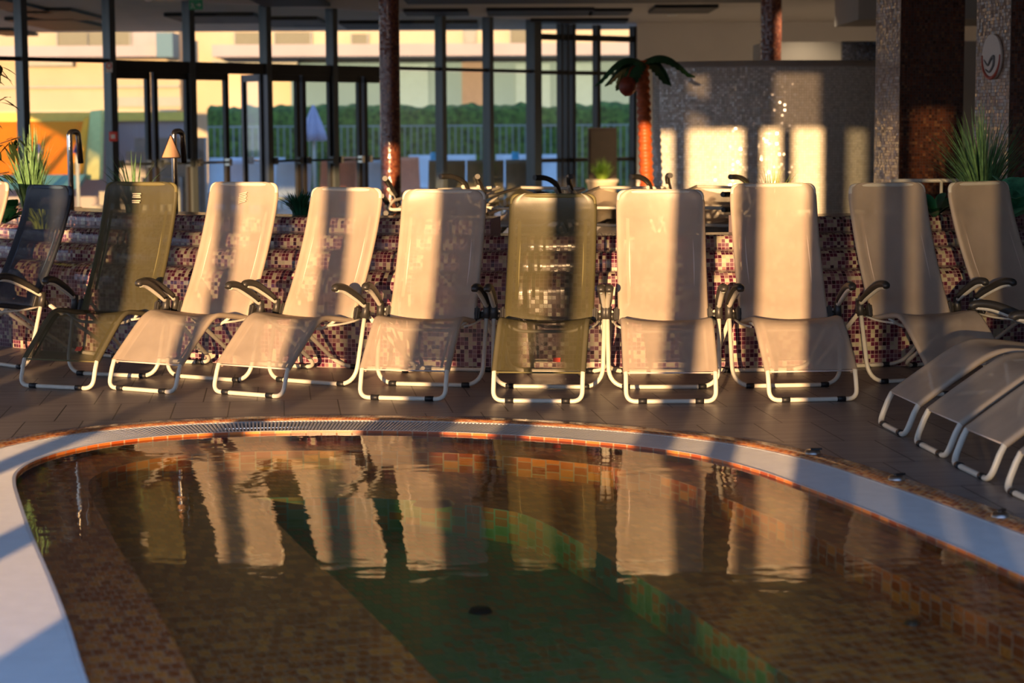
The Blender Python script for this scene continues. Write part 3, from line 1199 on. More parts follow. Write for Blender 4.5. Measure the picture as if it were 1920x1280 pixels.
# ceiling spots: nearest read from a glow, others added to brighten the back wall
M_lamp = mat('lamp_lens', (1, 0.85, 0.6), 0.4, noise_amt=0.01)
M_lamp.node_tree.nodes['Principled BSDF'].inputs['Emission Color'].default_value = (1, 0.75, 0.45, 1)
M_lamp.node_tree.nodes['Principled BSDF'].inputs['Emission Strength'].default_value = 6.0
M_spot = mat('spot_housing', (0.6, 0.6, 0.58), 0.4, noise_amt=0.03)
for x, y, pw_ in ((2.3, 28.6, 70), (3.7, 28.4, 70), (5.3, 28.4, 60), (3.55, 24.0, 25)):
    t = empty('ceiling_spot_and_fill', (x, y, 3.05))
    tag(t, 'small round ceiling spotlight, one of a mostly added set near the back wall', 'lamp', 'ceiling spotlights near the back wall')
    b = NB()
    lathe(b, [(0.07, 0.0), (0.07, -0.03), (0.055, -0.03), (0.055, -0.012), (0.0, -0.012)], 20)
    link('housing', b, M_spot, t)
    b = NB()
    lathe(b, [(0.05, -0.016), (0.0, -0.016)], 20)
    link('lens', b, M_lamp, t)
    ld = bpy.data.lights.new('spot_and_fill_light', 'SPOT')
    ld.energy = pw_ * 3
    ld.color = (1.0, 0.82, 0.60)
    ld.spot_size = math.radians(130)
    ld.spot_blend = 0.8
    ld.shadow_soft_size = 0.06
    lo = bpy.data.objects.new('spot_and_fill_light', ld)
    COL.objects.link(lo)
    lo.parent = t
    lo.location = (0, 0, -0.06)

# ------------------------------------------------------------------ columns
b = NB()
lathe(b, [(0.112, 0.0), (0.112, 3.05)], 40, (0, 0, 0))
c1 = link('mosaic_column', b, M_colm)
c1.location = (-1.325, 22.0, 0)
tag(c1, 'slim round column of brown iridescent mosaic by the glass doors', 'column')
b = NB()
lathe(b, [(0.125, 0.0), (0.125, 3.05)], 40)
c2 = link('mosaic_column', b, M_colm)
c2.location = (3.12, 24.1, 0)
tag(c2, 'dark round mosaic column rising behind the pale curved wall', 'column')


def pillar(x, y, a, phi, label, sign=False):
    t = empty('mosaic_pillar', (x, y, 0), phi)
    tag(t, label, 'pillar', 'square mosaic pillars')
    # local: corner nearest camera at origin, +x right face, +y left face
    b = NB()
    box(b, (a / 2, a / 2, 1.525), (a, a, 3.05))
    link('shaft', b, M_brown, t)
    b = NB()
    box(b, (-0.004, a / 2, 1.525), (0.006, a, 3.05))  # same tile as the shaft, made paler to stand for light on this side
    tag(link('lit_side_face', b, M_brown_lit, t), 'brown mosaic side, reflected light painted as tan')
    return t


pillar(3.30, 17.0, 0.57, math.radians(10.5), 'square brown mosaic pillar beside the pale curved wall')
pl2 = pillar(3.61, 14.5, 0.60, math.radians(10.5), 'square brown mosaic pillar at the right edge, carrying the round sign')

# round sign on the second pillar
ph = math.radians(10.5)
sgn = empty('round_sign', (3.61 - 0.010 * math.cos(ph) - 0.27 * math.sin(ph), 14.5 - 0.01 * math.sin(ph) + 0.27 * math.cos(ph), 1.963), ph)
tag(sgn, 'round cream sign with a red and grey swirl on the pillar at the right edge', 'sign')
M_sign = mat('cream_sign', (0.72, 0.62, 0.52), 0.4, noise_amt=0.03)
b = NB()
tube(b, [(-0.002, 0, 0), (-0.022, 0, 0)], 0.165, 36)
link('disc', b, M_sign, sgn)
b = NB()
pts = [Vector((-0.025, 0.155 * math.cos(a), 0.155 * math.sin(a))) for a in [math.radians(175 + k * 190 / 24) for k in range(25)]]
tube(b, pts, lambda t: 0.004 + 0.009 * math.sin(PI * t), 8)
link('red_rim', b, mat('sign_red', (0.50, 0.10, 0.06), 0.5, noise_amt=0.05), sgn)
b = NB()
pts = catmull([(-0.025, 0.12, -0.02), (-0.025, 0.05, -0.06), (-0.025, 0.0, -0.02), (-0.025, -0.05, 0.0), (-0.025, -0.05, -0.06), (-0.025, 0.02, -0.11), (-0.025, 0.09, -0.09)], 6)
tube(b, pts, lambda t: 0.004 + 0.008 * math.sin(PI * t), 8)
link('grey_swirl', b, mat('sign_grey', (0.20, 0.18, 0.16), 0.5, noise_amt=0.05), sgn)

# pale curved wall
pw = empty('curved_shower_wall', (2.95, 20.0, 0))
tag(pw, 'tall pale pearly mosaic wall, convex, sunlit in stripes beside the palm', 'partition')
b = NB()
n = 48
Rv = 1.75
cxv, cyv = 2.62, 21.2
A0, A1 = math.radians(-42), math.radians(50)
TOPZ = 2.09
A = [A0 + (A1 - A0) * k / n for k in range(n + 1)]
prof = [(Rv, 0.0), (Rv, TOPZ - 0.05), (Rv - 0.01, TOPZ - 0.015), (Rv - 0.04, TOPZ), (Rv - 0.16, TOPZ), (Rv - 0.2, TOPZ - 0.04), (Rv - 0.2, 0.0)]
pa = [0.0]
for i in range(1, len(prof)):
    pa.append(pa[-1] + math.hypot(prof[i][0] - prof[i - 1][0], prof[i][1] - prof[i - 1][1]))
sheet(b, [[Vector((cxv - 2.95 + r * math.sin(a), cyv - 20.0 - r * math.cos(a), z)) for a in A] for r, z in prof], False, lambda i, k: (A[min(k, n)] * Rv, pa[i]))
bmesh.ops.recalc_face_normals(b, faces=b.faces[:])
link('mosaic_face', b, M_pearl, pw)
b = NB()
p0 = Vector((cxv - 2.95 + (Rv - 0.1) * math.sin(A0), cyv - 20.0 - (Rv - 0.1) * math.cos(A0), 0))
tube(b, fillet([p0, p0 + Vector((0, 0, TOPZ - 0.02))], 0.05), 0.105, 20)
link('rounded_end', b, M_pearl, pw)
b = NB()
rr = [(Rv + 0.008, TOPZ - 0.055), (Rv + 0.008, TOPZ + 0.004), (Rv - 0.205, TOPZ + 0.006), (Rv - 0.205, TOPZ - 0.055)]
sheet(b, [[Vector((cxv - 2.95 + r * math.sin(a), cyv - 20.0 - r * math.cos(a), z)) for a in A] for r, z in rr], False, lambda i, k: (k * .01, i * .01))
bmesh.ops.recalc_face_normals(b, faces=b.faces[:])
link('cap_strip', b, mat('beige_cap', (0.42, 0.36, 0.29), 0.6, noise_amt=0.05), pw)

# ------------------------------------------------------------------ artificial palm
M_trunk = mat('orange_brown_palm_trunk', (0.52, 0.10, 0.02), 0.45, noise_amt=0.25, noise_scale=20)
M_frond = mat('dark_green_frond', (0.02, 0.085, 0.03), 0.5, noise_amt=0.3, noise_scale=10)
M_coco = mat('red_brown_coconut', (0.26, 0.04, 0.015), 0.5, noise_amt=0.2, noise_scale=20)
D = 18.9
pm = empty('artificial_palm', (1.31, D, 0))
tag(pm, 'artificial palm with orange-brown ringed trunk, green fronds and a coconut', 'palm tree')
b = NB()
pts = []
rad = []
N = 60
for k in range(N * 2 + 1):
    t = k / (N * 2)
    pts.append(Vector((-0.075 * t ** 1.3, 0, 2.08 * t)))
tube(b, pts, lambda t: 0.066 - 0.008 * t + 0.008 * (1 if int(t * N * 2 + 0.5) % 4 < 2 else -0.3), 18)
link('trunk', b, M_trunk, pm)


def frond(parent, base, direction, length, droop, width, m, rise=0.25):
    b = NB()
    d = Vector(direction).normalized()
    side = Vector((-d.y, d.x, 0))
    n = 22
    rows = []
    mid = []
    for k in range(n + 1):
        t = k / n
        p = Vector(base) + d * length * t + Vector((0, 0, rise * math.sin(PI * min(1, t * 1.15)) * length - droop * t * t * length))
        mid.append(p)
        w = width * (math.sin(PI * min(1, 0.12 + t * 0.9)) ** 0.6) * (1 + 0.22 * (k % 2)) + 0.004
        if t > 0.97:
            w = 0.004
        rows.append([p - side * w + Vector((0, 0, -w * 0.65)), p - side * w * 0.5 + Vector((0, 0, -w * 0.12)), p + Vector((0, 0, 0.01)), p + side * w * 0.5 + Vector((0, 0, -w * 0.12)), p + side * w + Vector((0, 0, -w * 0.65))])
    sheet(b, rows, False, lambda i, j: (j, i))
    tube(b, mid, 0.008, 6)
    return link('frond', b, m, parent)


pt = (-0.075, 0, 2.06)
for dr, L, dp, wd, rs in (((-1, -0.25, 0), 0.46, 0.48, 0.065, 0.14), ((-0.55, -0.8, 0), 0.30, 1.05, 0.085, 0.12), ((1, -0.2, 0), 0.50, 0.28, 0.085, 0.16),
                          ((0.7, 0.7, 0), 0.42, 0.5, 0.08, 0.15), ((-0.5, 0.8, 0), 0.42, 0.6, 0.08, 0.15), ((-0.9, 0.3, 0), 0.36, 0.6, 0.09, 0.12)):
    frond(pm, pt, dr, L, dp, wd, M_frond, rs)
b = NB()
bmesh.ops.create_icosphere(b, subdivisions=3, radius=0.082, matrix=Matrix.Translation((-0.225, -0.26, 1.835)) @ Matrix.Diagonal((1, 1, 1.12, 1)))
link('coconut', b, M_coco, pm, True)
tubeo('coconut_stem', catmull([(-0.09, 0, 2.0), (-0.17, -0.16, 2.02), (-0.225, -0.26, 1.92)], 5), 0.008, M_coco, pm, 6)

# ------------------------------------------------------------------ stacked loungers behind the wall


def make_flat(kind):
    fab, seam, tub, seam2 = KIND[kind]
    root = empty('stacked_lounger')
    hw = 0.27
    b = NB()
    tube(b, fillet([(-hw, 0.95, 0.10), (-hw, 0.1, 0.06), (-hw, 0, 0.0), (hw, 0, 0.0), (hw, 0.1, 0.06), (hw, 0.95, 0.10), (-hw, 0.95, 0.10)], 0.06, 5), 0.0125, 8)
    link('frame', b, tub, root)
    b = NB()
    P = catmull([(0, 0.05, 0.05), (0, 0.3, 0.02), (0, 0.6, 0.03), (0, 0.93, 0.10)], 5)
    sheet(b, [[p + Vector((x, 0, -0.05 * (1 - (x / hw) ** 2))) for x in [hw * (-1 + 2 * k / 10) for k in range(11)]] for p in P], False, lambda i, k: (k * 0.05, i * 0.05))
    link('sling', b, fab, root)
    for s in (-1, 1):
        tubeo('arm_tube', catmull([(s * 0.3, 0.25, 0.02), (s * 0.3, 0.17, 0.10), (s * 0.3, 0.10, 0.15)], 5), 0.013, tub, root, 8)
        tubeo('arm_pad', catmull([(s * 0.3, 0.22, 0.09), (s * 0.3, 0.13, 0.175), (s * 0.27, 0.0, 0.225), (s * 0.22, -0.12, 0.235)], 5), 0.02, M_plastic, root, 8)
        tubeo('leg', catmull([(s * 0.29, 0.5, 0.06), (s * 0.3, 0.3, 0.0), (s * 0.28, 0.02, -0.06)], 5), 0.012, tub, root, 8)
    return root


protos = {}
idx = 0
stacks = [(-0.66, 14.6, -0.33, ('charcoal', 'olive', 'beige', 'beige')), (0.02, 14.6, -0.33, ('charcoal', 'charcoal', 'beige', 'olive')),
          (0.70, 14.6, -0.33, ('charcoal', 'beige', 'charcoal', 'beige')), (1.38, 14.6, -0.33, ('olive', 'charcoal', 'beige', 'beige'))]
sname = ['at the left end, beside the round column', 'second from the left', 'second from the right', 'at the right end, beside the palm']
lname = ['lowest', 'second lowest', 'second highest', 'topmost']
for si, (x, y, rz, kinds) in enumerate(stacks):
    for k, kd in enumerate(kinds):
        if kd not in protos:
            protos[kd] = o = make_flat(kd)
        else:
            o = copy_tree(protos[kd])
        o.location = (x + random.uniform(-.03, .03), y + random.uniform(-.05, .05), 0.50 + 0.125 * k)
        o.rotation_euler = (0.02, random.uniform(-.05, .05), rz + random.uniform(-.07, .07))
        col_ = {'beige': 'cream', 'olive': 'olive', 'charcoal': 'dark'}[kd]
        tag(o, 'flat %s lounger, %s in the stack %s' % (col_, lname[k], sname[si]), 'lounger', 'loungers stacked flat behind the mosaic wall')
    # trolley frame that carries the stack
    t = empty('stacking_trolley', (x, y, 0), rz)
    tag(t, 'white tube trolley carrying the stack of loungers %s' % sname[si], 'trolley', 'trolleys under the lounger stacks')
    b = NB()
    tube(b, fillet([(-0.25, 0.05, 0.41), (0.25, 0.05, 0.41), (0.25, 0.9, 0.41), (-0.25, 0.9, 0.41), (-0.25, 0.05, 0.41)], 0.05), 0.015, 8)
    link('frame', b, M_tube, t)
    for sx in (-1, 1):
        for yy in (0.1, 0.85):
            tubeo('leg', [(sx * 0.25, yy, 0.0), (sx * 0.25, yy, 0.41)], 0.013, M_tube, t, 8)

# ------------------------------------------------------------------ plants
M_grass = mat('green_grass_blades', (0.16, 0.32, 0.13), 0.5, noise_amt=0.5, noise_scale=25)
M_grass_y = mat('yellow_green_blades', (0.33, 0.46, 0.06), 0.5, noise_amt=0.4, noise_scale=25)
M_leaf = mat('dark_glossy_leaf', (0.02, 0.13, 0.07), 0.35, noise_amt=0.3, noise_scale=12)
M_leaf_v = mat('variegated_leaf', (0.14, 0.46, 0.26), 0.4, noise_amt=0.6, noise_scale=14)
M_soil = mat('brown_bark_soil', (0.10, 0.05, 0.03), 0.9, noise_amt=0.4, noise_scale=30)


def grass(name, loc, n, h, spread, m, label, cat='plant', group=None, w=0.006, seed=1, lean=0.0, straight=0.5):
    rd = random.Random(seed)
    t = empty(name, loc)
    tag(t, label, cat, group)
    b = NB()
    for i in range(n):
        a = rd.uniform(0, 2 * PI)
        r0 = rd.uniform(0, 0.06)
        base = Vector((r0 * math.cos(a), r0 * math.sin(a), 0))
        hh = h * rd.uniform(0.55, 1.0)
        out = spread * rd.uniform(0.05, 1.0)
        d = Vector((math.cos(a), math.sin(a), 0))
        side = Vector((-d.y, d.x, 0)) * w * rd.uniform(0.6, 1.3)
        rows = []
        for k in range(8):
            s = k / 7
            p = base + d * out * s ** (1 + straight) + Vector((lean * s * s, 0, hh * (s - 0.28 * (out / max(spread, 1e-3)) * s * s)))
            ww = side * (1 - s ** 2) + side * 0.06
            rows.append([p - ww, p + ww])
        sheet(b, rows, False, lambda i_, k_: (k_, i_))
    link('blades', b, m, t)
    return t


def broad(name, loc, n, size, m, label, seed=1, group=None, height=0.15):
    rd = random.Random(seed)
    t = empty(name, loc)
    tag(t, label, 'plant', group)
    for i in range(n):
        a = rd.uniform(0, 2 * PI)
        d = Vector((math.cos(a), math.sin(a), 0))
        side = Vector((-d.y, d.x, 0))
        L = size * rd.uniform(0.7, 1.1)
        el = rd.uniform(0.4, 1.3)
        b = NB()
        rows = []
        for k in range(9):
            s = k / 8
            p = d * L * s * math.cos(el) + Vector((0, 0, height * rd.uniform(0.98, 1.0) * 0 + L * s * math.sin(el) - 0.35 * L * s * s))
            w = L * 0.26 * math.sin(PI * min(1, max(0.03, s * 0.95 + 0.02))) ** 0.8
            rows.append([p - side * w + Vector((0, 0, w * 0.25)), p, p + side * w + Vector((0, 0, w * 0.25))])
        sheet(b, rows, False, lambda i_, k_: (k_, i_))
        link('leaf', b, m, t)
    return t


grass('ornamental_grass', (-3.31, 13.75, 0.84), 260, 0.72, 0.20, M_grass, 'tall green ornamental grass at the far left beside the charcoal lounger', seed=3)
broad('leafy_plant', (-3.42, 13.45, 0.84), 12, 0.30, M_leaf, 'dark broad-leaved plant in front of the tall grass at the left', seed=4)
grass('ornamental_grass', (-3.18, 13.5, 0.80), 120, 0.22, 0.22, M_grass_y, 'low yellow-green grass tuft at the foot of the tall grass on the left', seed=5)
grass('ornamental_grass', (-2.66, 14.05, 0.88), 34, 0.50, 0.30, M_grass, 'wispy grass behind the olive lounger with the print', seed=6, w=0.008)
grass('ornamental_grass', (-1.43, 13.55, 0.88), 170, 0.20, 0.17, M_leaf, 'small dark green grass tuft between the two beige loungers on the left', seed=8, w=0.008)
grass('ornamental_grass', (1.74, 13.3, 0.88), 80, 0.38, 0.26, M_grass_y, 'small wispy grass above the lounger in front of the pale curved wall', seed=9, w=0.004)
grass('ornamental_grass', (3.12, 13.2, 0.86), 260, 0.80, 0.50, M_grass, 'large spiky blue-green grass in front of the pillar with the round sign', seed=10, w=0.006)
broad('leafy_plant', (3.22, 12.75, 0.88), 22, 0.48, M_leaf_v, 'variegated green leafy plant at the right edge under the spiky grass', seed=11)
broad('leafy_plant', (2.77, 13.05, 0.87), 12, 0.27, M_leaf, 'dark green leafy plant between the last two loungers of the row', seed=12)
broad('leafy_plant', (2.40, 13.4, 0.88), 8, 0.16, M_leaf, 'small green leaves showing over the lounger in front of the square pillar', seed=14)

# leafy branch reaching in at the left edge
br = empty('tree_branch', (-3.95, 13.6, 0))
tag(br, 'thin tree with drooping dark leaves reaching in at the left edge', 'plant')
tubeo('stem', catmull([(0, 0, 0.0), (0.05, 0, 0.8), (0.20, 0, 1.5), (0.32, 0, 1.95)], 6), 0.012, M_soil, br, 8)
tw = [((0.12, 0, 1.20), (0.62, 0, 1.42)), ((0.18, 0, 1.45), (0.50, 0.05, 1.68)), ((0.28, 0, 1.75), (0.50, 0, 1.90)), ((0.08, 0, 1.05), (0.52, 0.05, 1.18))]
rd = random.Random(5)
for p0, p1 in tw:
    p0, p1 = Vector(p0), Vector(p1)
    b = NB()
    tube(b, [p0, p0.lerp(p1, 0.5) + Vector((0, 0, 0.03)), p1], 0.004, 6)
    t_ = link('twig', b, M_soil, br)
    b = NB()
    for i in range(26):
        s = rd.uniform(0.35, 1.0)
        p = p0.lerp(p1, s)
        a = rd.uniform(0, 2 * PI)
        d = Vector((math.cos(a), math.sin(a), rd.uniform(-1.2, 0.3))).normalized()
        L = rd.uniform(0.10, 0.17)
        sd_ = d.cross(Vector((0, 0, 1))).normalized() * 0.016
        rows = [[p + d * L * q - sd_ * math.sin(PI * min(.97, q + .03)) + Vector((0, 0, -0.03 * q * q)), p + d * L * q + sd_ * math.sin(PI * min(.97, q + .03)) + Vector((0, 0, -0.03 * q * q))] for q in (0, .25, .5, .75, 1)]
        sheet(b, rows, False, lambda i_, k_: (k_, i_))
    link('leaves', b, mat('dark_branch_leaves', (0.03, 0.05, 0.015), 0.5, noise_amt=0.3), t_)

# soil strip behind the wall on the left
tag(ring_wall('planting_bed', [(RW - 1.18, 0.85), (RW - 1.35, 0.87), (RW - 1.6, 0.80), (RW - 1.6, 0.0)], -60, -12, M_soil), 'bed of brown bark mulch behind the left part of the mosaic wall', 'planting bed')

# steel handrails
for x, y, lb in ((-3.22, 14.6, 'curved steel handrail behind the charcoal lounger'), (-2.46, 14.6, 'curved steel handrail with a triangular sign, behind the olive lounger')):
    t = empty('handrail', (x, y, 0))
    tag(t, lb, 'handrail', 'steel pool handrails')
    b = NB()
    tube(b, fillet([(0, 0, 0.0), (0.0, 0, 1.45), (0.05, 0.06, 1.45), (0.055, 0.10, 1.22)], 0.035), 0.021, 12)
    link('rail', b, M_steel, t)
b = NB()
vs = [b.verts.new(p) for p in ((-0.075, 0, -0.09), (0.075, 0, -0.09), (0, 0, 0.09))]
f = b.faces.new(vs)
ex = bmesh.ops.extrude_face_region(b, geom=[f])
bmesh.ops.translate(b, verts=[v for v in ex['geom'] if isinstance(v, bmesh.types.BMVert)], vec=(0, 0.012, 0))
bmesh.ops.bevel(b, geom=b.edges[:], offset=0.006, segments=2, affect='EDGES')
ts = link('warning_sign', b, mat('brown_orange_sign', (0.42, 0.18, 0.06), 0.5, noise_amt=0.05))
ts.location = (-2.475, 14.555, 1.345)
tag(ts, 'triangular brown-orange sign fixed to the right steel handrail', 'sign')

# low rail behind the lounger row on the right
t = empty('guard_rail', (2.95, 14.2, 0))
tag(t, 'low white metal guard rail in front of the square pillar', 'railing')
b = NB()
tube(b, [(-0.25, 0, 1.075), (0.55, 0, 1.075)], 0.014, 10)
link('top_rail', b, M_tube, t)
for x in (-0.22, 0.11, 0.5):
    tubeo('post', [(x, 0, 0.0), (x, 0, 1.07)], 0.011, M_tube, t, 8)

# exit sign and small red signs on the mullions
ex_ = empty('exit_sign', (0, 0, 0))
p = fac(378)
ex_.location = (p.x * 0.985, p.y * 0.985, 3.02)
ex_.rotation_euler = (0, 0, 0.0)
tag(ex_, 'green emergency exit sign hanging under the ceiling, top left', 'sign')
M_ex = mat('exit_green', (0.01, 0.28, 0.14), 0.5, noise_amt=0.03)
M_wh = mat('sign_white', (0.75, 0.75, 0.72), 0.5, noise_amt=0.03)
boxo('panel', (0, 0, -0.03), (0.17, 0.02, 0.13), M_ex, ex_)
b = NB()
# running figure and arrow
tube(b, [(-0.045, -0.012, -0.005), (-0.044, -0.012, -0.006)], 0.009, 8)
tube(b, [(-0.045, -0.012, -0.015), (-0.040, -0.012, -0.045), (-0.060, -0.012, -0.075)], 0.005, 6)
tube(b, [(-0.040, -0.012, -0.045), (-0.022, -0.012, -0.06), (-0.022, -0.012, -0.08)], 0.005, 6)
tube(b, [(-0.065, -0.012, -0.03), (-0.043, -0.012, -0.022), (-0.022, -0.012, -0.034)], 0.004, 6)
tube(b, [(0.005, -0.012, -0.035), (0.055, -0.012, -0.035)], 0.005, 6)
tube(b, [(0.035, -0.012, -0.015), (0.058, -0.012, -0.035), (0.035, -0.012, -0.055)], 0.005, 6)
link('pictogram', b, M_wh, ex_)
M_redp = mat('red_sign_paint', (0.72, 0.03, 0.02), 0.45, noise_amt=0.04)
p = MP[4]
q = Vector((p.x + 0.05, p.y - 0.13))
o = boxo('fire_alarm', (q.x, q.y, 1.37), (0.10, 0.05, 0.12), M_redp, bevel=0.008)
boxo('button_plate', (q.x, q.y - 0.028, 1.37), (0.05, 0.006, 0.05), M_wh, o)
tag(o, 'small red alarm box on a window mullion', 'alarm box')
o = boxo('notice_plate', (p.x + 0.02, p.y - 0.13, 2.20), (0.08, 0.012, 0.12), M_wh)
b = NB()
bmesh.ops.create_circle(b, cap_ends=False, radius=0.03, segments=20, matrix=Matrix.Rotation(PI / 2, 4, 'X'))
circ = [v.co.copy() for v in b.verts]
b.free()
b = NB()
tube(b, [Vector((c.x, 0, c.z)) + Vector((p.x + 0.02, p.y - 0.138, 2.22)) for c in circ + circ[:1]], 0.006, 6)
link('red_ring', b, M_redp, o)
tag(o, 'small white notice with a red ring, high on the mullion above the alarm box', 'sign')

# ------------------------------------------------------------------ ceiling slots


def D_at(y):
    return 1.57 * F / (235 - y)


slots = [(490, 617, -6, 10), (765, 1462, -6, 7), (765, 882, 19, 29), (917, 1112, 18, 30), (1105, 1182, 20, 30), (997, 1176, 38, 45), (1222, 1336, 14, 27), (0, 72, -6, 20), (66, 180, 14, 34)]
for x0, x1, y0, y1 in slots:
    Dn = D_at(y1 - 2)
    Dm = D_at(y0)
    xa, xb = (x0 - 960) / F * (Dn + Dm) / 2, (x1 - 960) / F * (Dn + Dm) / 2
    d_ = max(0.25, abs(Dn - Dm))
    o = boxo('ceiling_slot', ((xa + xb) / 2, (Dn + Dm) / 2, 3.035), (xb - xa, d_, 0.06), M_slot)
    tag(o, 'long black slot panel in the white ceiling at the top of the photo', 'ceiling panel', 'black slot panels in the white ceiling')
for x, y in ((290, 22),):
    dd = empty('smoke_detector', ((x - 960) / F * 24.5, 24.5, 3.05))
    tag(dd, 'small round smoke detector on the ceiling at the left', 'smoke detector')
    b = NB()
    lathe(b, [(0.05, 0.0), (0.05, -0.03), (0.03, -0.05), (0.0, -0.055)], 18)
    link('housing', b, M_wh, dd)

# ------------------------------------------------------------------ outside
M_paving = mat('outdoor_paving', (0.34, 0.30, 0.25), 0.8, noise_amt=0.12, noise_scale=1.5)
b = NB()
box(b, (0, 0, -1.45), (1, 1, 1))
b.free()
b = NB()
flat_poly(b, [[Vector((-90, 34)), Vector((90, 34)), Vector((90, 120)), Vector((-90, 120))]], -0.02)
flat_poly(b, [[Vector((-90, -90)), Vector((90, -90)), Vector((90, -3)), Vector((-90, -3))]], -0.02)
flat_poly(b, [[Vector((-90, -3)), Vector((-12, -3)), Vector((-12, 34)), Vector((-90, 34))]], -0.02)
o = link('floor', b, M_paving)
o.name = 'floor.001'
tag(o, kind='structure')

# building opposite
M_fac = mat('sunlit_cream_facade', (0.56, 0.43, 0.28), 0.8, noise_amt=0.05, noise_scale=1)
M_fac2 = mat('pale_concrete_band', (0.42, 0.34, 0.33), 0.8, noise_amt=0.06, noise_scale=1)
M_fac3 = mat('blue_grey_render_and_shade', (0.12, 0.20, 0.24), 0.8, noise_amt=0.05, noise_scale=1)  # shade on the ground storey is put into this bluish colour
M_win = mat('window_pane_dark', (0.10, 0.12, 0.12), 0.15, spec=0.8, noise_amt=0.1)
M_blind = mat('window_blind', (0.17, 0.15, 0.10), 0.6, noise_amt=0.05)
M_frame = mat('grey_window_frame', (0.25, 0.24, 0.22), 0.5, noise_amt=0.05)
DB = 52.0


def bx(x):
    return (x - 960) / F * DB


def bz(y, D=DB):
    return 1.48 + (237 - y) / F * D


bd = empty('apartment_building', (0, DB, 0))
tag(bd, 'sunlit cream apartment building with balconies seen through the glass', 'building')


def badd(name, x0, x1, y0, y1, d0, d1, m, parent=None):
    z0, z1 = bz(y1), bz(y0)
    o = boxo(name, ((bx(x0) + bx(x1)) / 2, (d0 + d1) / 2, (z0 + z1) / 2), (bx(x1) - bx(x0), d1 - d0, z1 - z0), m, parent or bd)
    return o


# facade of two heights; the block on the right stands a little back
b = NB()
xl, xr = bx(-260), bx(345)
box(b, ((xl + xr) / 2, 2.0, 4.0), (xr - xl, 4.0, 8.0))
link('wall', b, mat('cream_panel_wall', (0.50, 0.38, 0.25), 0.8, noise_amt=0.05, noise_scale=1), bd)
b = NB()
xl, xr = bx(345), bx(1500)
box(b, ((xl + xr) / 2, 3.0, 4.0), (xr - xl, 4.0, 8.0))
link('wall', b, M_fac, bd)
# band courses / balconies
for (x0, x1, y0, y1, dep, m_) in ((-200, 340, 88, 108, 0.7, M_fac2), (415, 1500, 88, 110, 0.9, M_fac2), (315, 345, 66, 110, 1.0, M_fac3), (-200, 345, 160, 164, 0.12, M_frame),
                                  (60, 150, 113, 124, 0.25, M_frame), (-200, 345, 205, 230, 0.6, M_fac)):
    o = badd('balcony' if dep > 0.5 else 'ledge', x0, x1, y0, y1, -dep, 0.02 if x0 < 345 else 1.05, m_)
for (x0, x1, y0, y1, m_) in ((120, 176, 62, 90, M_blind), (178, 255, 62, 90, M_blind), (258, 320, 62, 86, M_fac2), (440, 495, 60, 84, M_blind), (515, 583, 60, 84, M_blind),
                             (660, 690, 64, 84, M_blind), (872, 893, 58, 82, M_frame), (960, 1000, 55, 84, M_blind), (228, 345, 181, 199, M_frame)):
    dd_ = 0.98 if x0 > 345 else -0.02
    w = badd('window', x0, x1, y0, y1, dd_ - 0.04, dd_ + 0.04, m_)
    badd('window_frame', x0 - 2, x0 + 1, y0, y1, dd_ - 0.08, dd_ - 0.04, M_frame, w)
    badd('window_frame', x1 - 1, x1 + 2, y0, y1, dd_ - 0.08, dd_ - 0.04, M_frame, w)
# ground storey on the right, its canopy shade painted as blue-grey
badd('ground_storey', 545, 1500, 118, 236, 0.75, 1.02, M_fac3)
badd('canopy_strip', 400, 560, 112, 126, 0.5, 1.02, M_frame)
badd('doorway', 868, 910, 110, 240, 0.70, 0.76, mat('brown_doorway', (0.16, 0.12, 0.10), 0.7, noise_amt=0.1))
for x0 in (780, 1010, 1090):
    badd('garage_panel', x0 - 40, x0 + 25, 122, 236, 0.70, 0.76, mat('pale_blue_panel', (0.17, 0.27, 0.32), 0.7, noise_amt=0.05))

# dark panels under the overhang outside the glass
for (x0, x1, y0, y1) in ((70, 190, 30, 50), (340, 500, 24, 38), (505, 615, 32, 46), (0, 60, 50, 60), (650, 900, 40, 50)):
    Dn, Dm = D_at(y1), D_at(y0)
    Dc = (Dn + Dm) / 2
    o = boxo('soffit_panel', (((x0 + x1) / 2 - 960) / F * Dc, Dc, 3.02), ((x1 - x0) / F * Dc, max(0.3, Dn - Dm), 0.05), M_slot)
    tag(o, 'dark panel under the overhang outside the glass', 'ceiling panel', 'dark panels under the overhang outside')

# hedge and fence
M_hedge = mat('hedge_green', (0.075, 0.125, 0.018), 0.9, noise_amt=0.7, noise_scale=9, bump=1.0, bump_scale=18)
b = NB()
n = 220
x0_, x1_ = (395 - 960) / F * 43, (1230 - 960) / F * 43
rows = []
prof = [(0, 0), (-0.05, 0.6), (-0.08, 1.3), (0.0, 1.80), (0.3, 1.93), (0.7, 1.80), (0.8, 0)]
for (yy, zz) in prof:
    row = []
    for k in range(n + 1):
        x = x0_ + (x1_ - x0_) * k / n
        nv = noise.noise(Vector((x * 2.2, yy * 3, zz * 2.2))) * 0.12 + noise.noise(Vector((x * 7, yy * 9, zz * 7))) * 0.07
        row.append(Vector((x, 43 + yy - nv, zz + nv * 0.7)))
    rows.append(row)
sheet(b, rows, False, lambda i, k: (k, i))
hd = link('hedge', b, M_hedge)
tag(hd, 'clipped green hedge behind the outdoor terrace', 'hedge')
fn = empty('metal_fence', (0, 41, 0))
tag(fn, 'pale metal bar fence in front of the hedge', 'fence')
b = NB()
xa, xb = (395 - 960) / F * 41, (1200 - 960) / F * 41
k = xa
while k < xb:
    box(b, (k, 0, 0.75), (0.02, 0.02, 1.5))
    k += 0.13
box(b, ((xa + xb) / 2, 0, 1.48), (xb - xa, 0.04, 0.03))
box(b, ((xa + xb) / 2, 0, 0.15), (xb - xa, 0.04, 0.03))
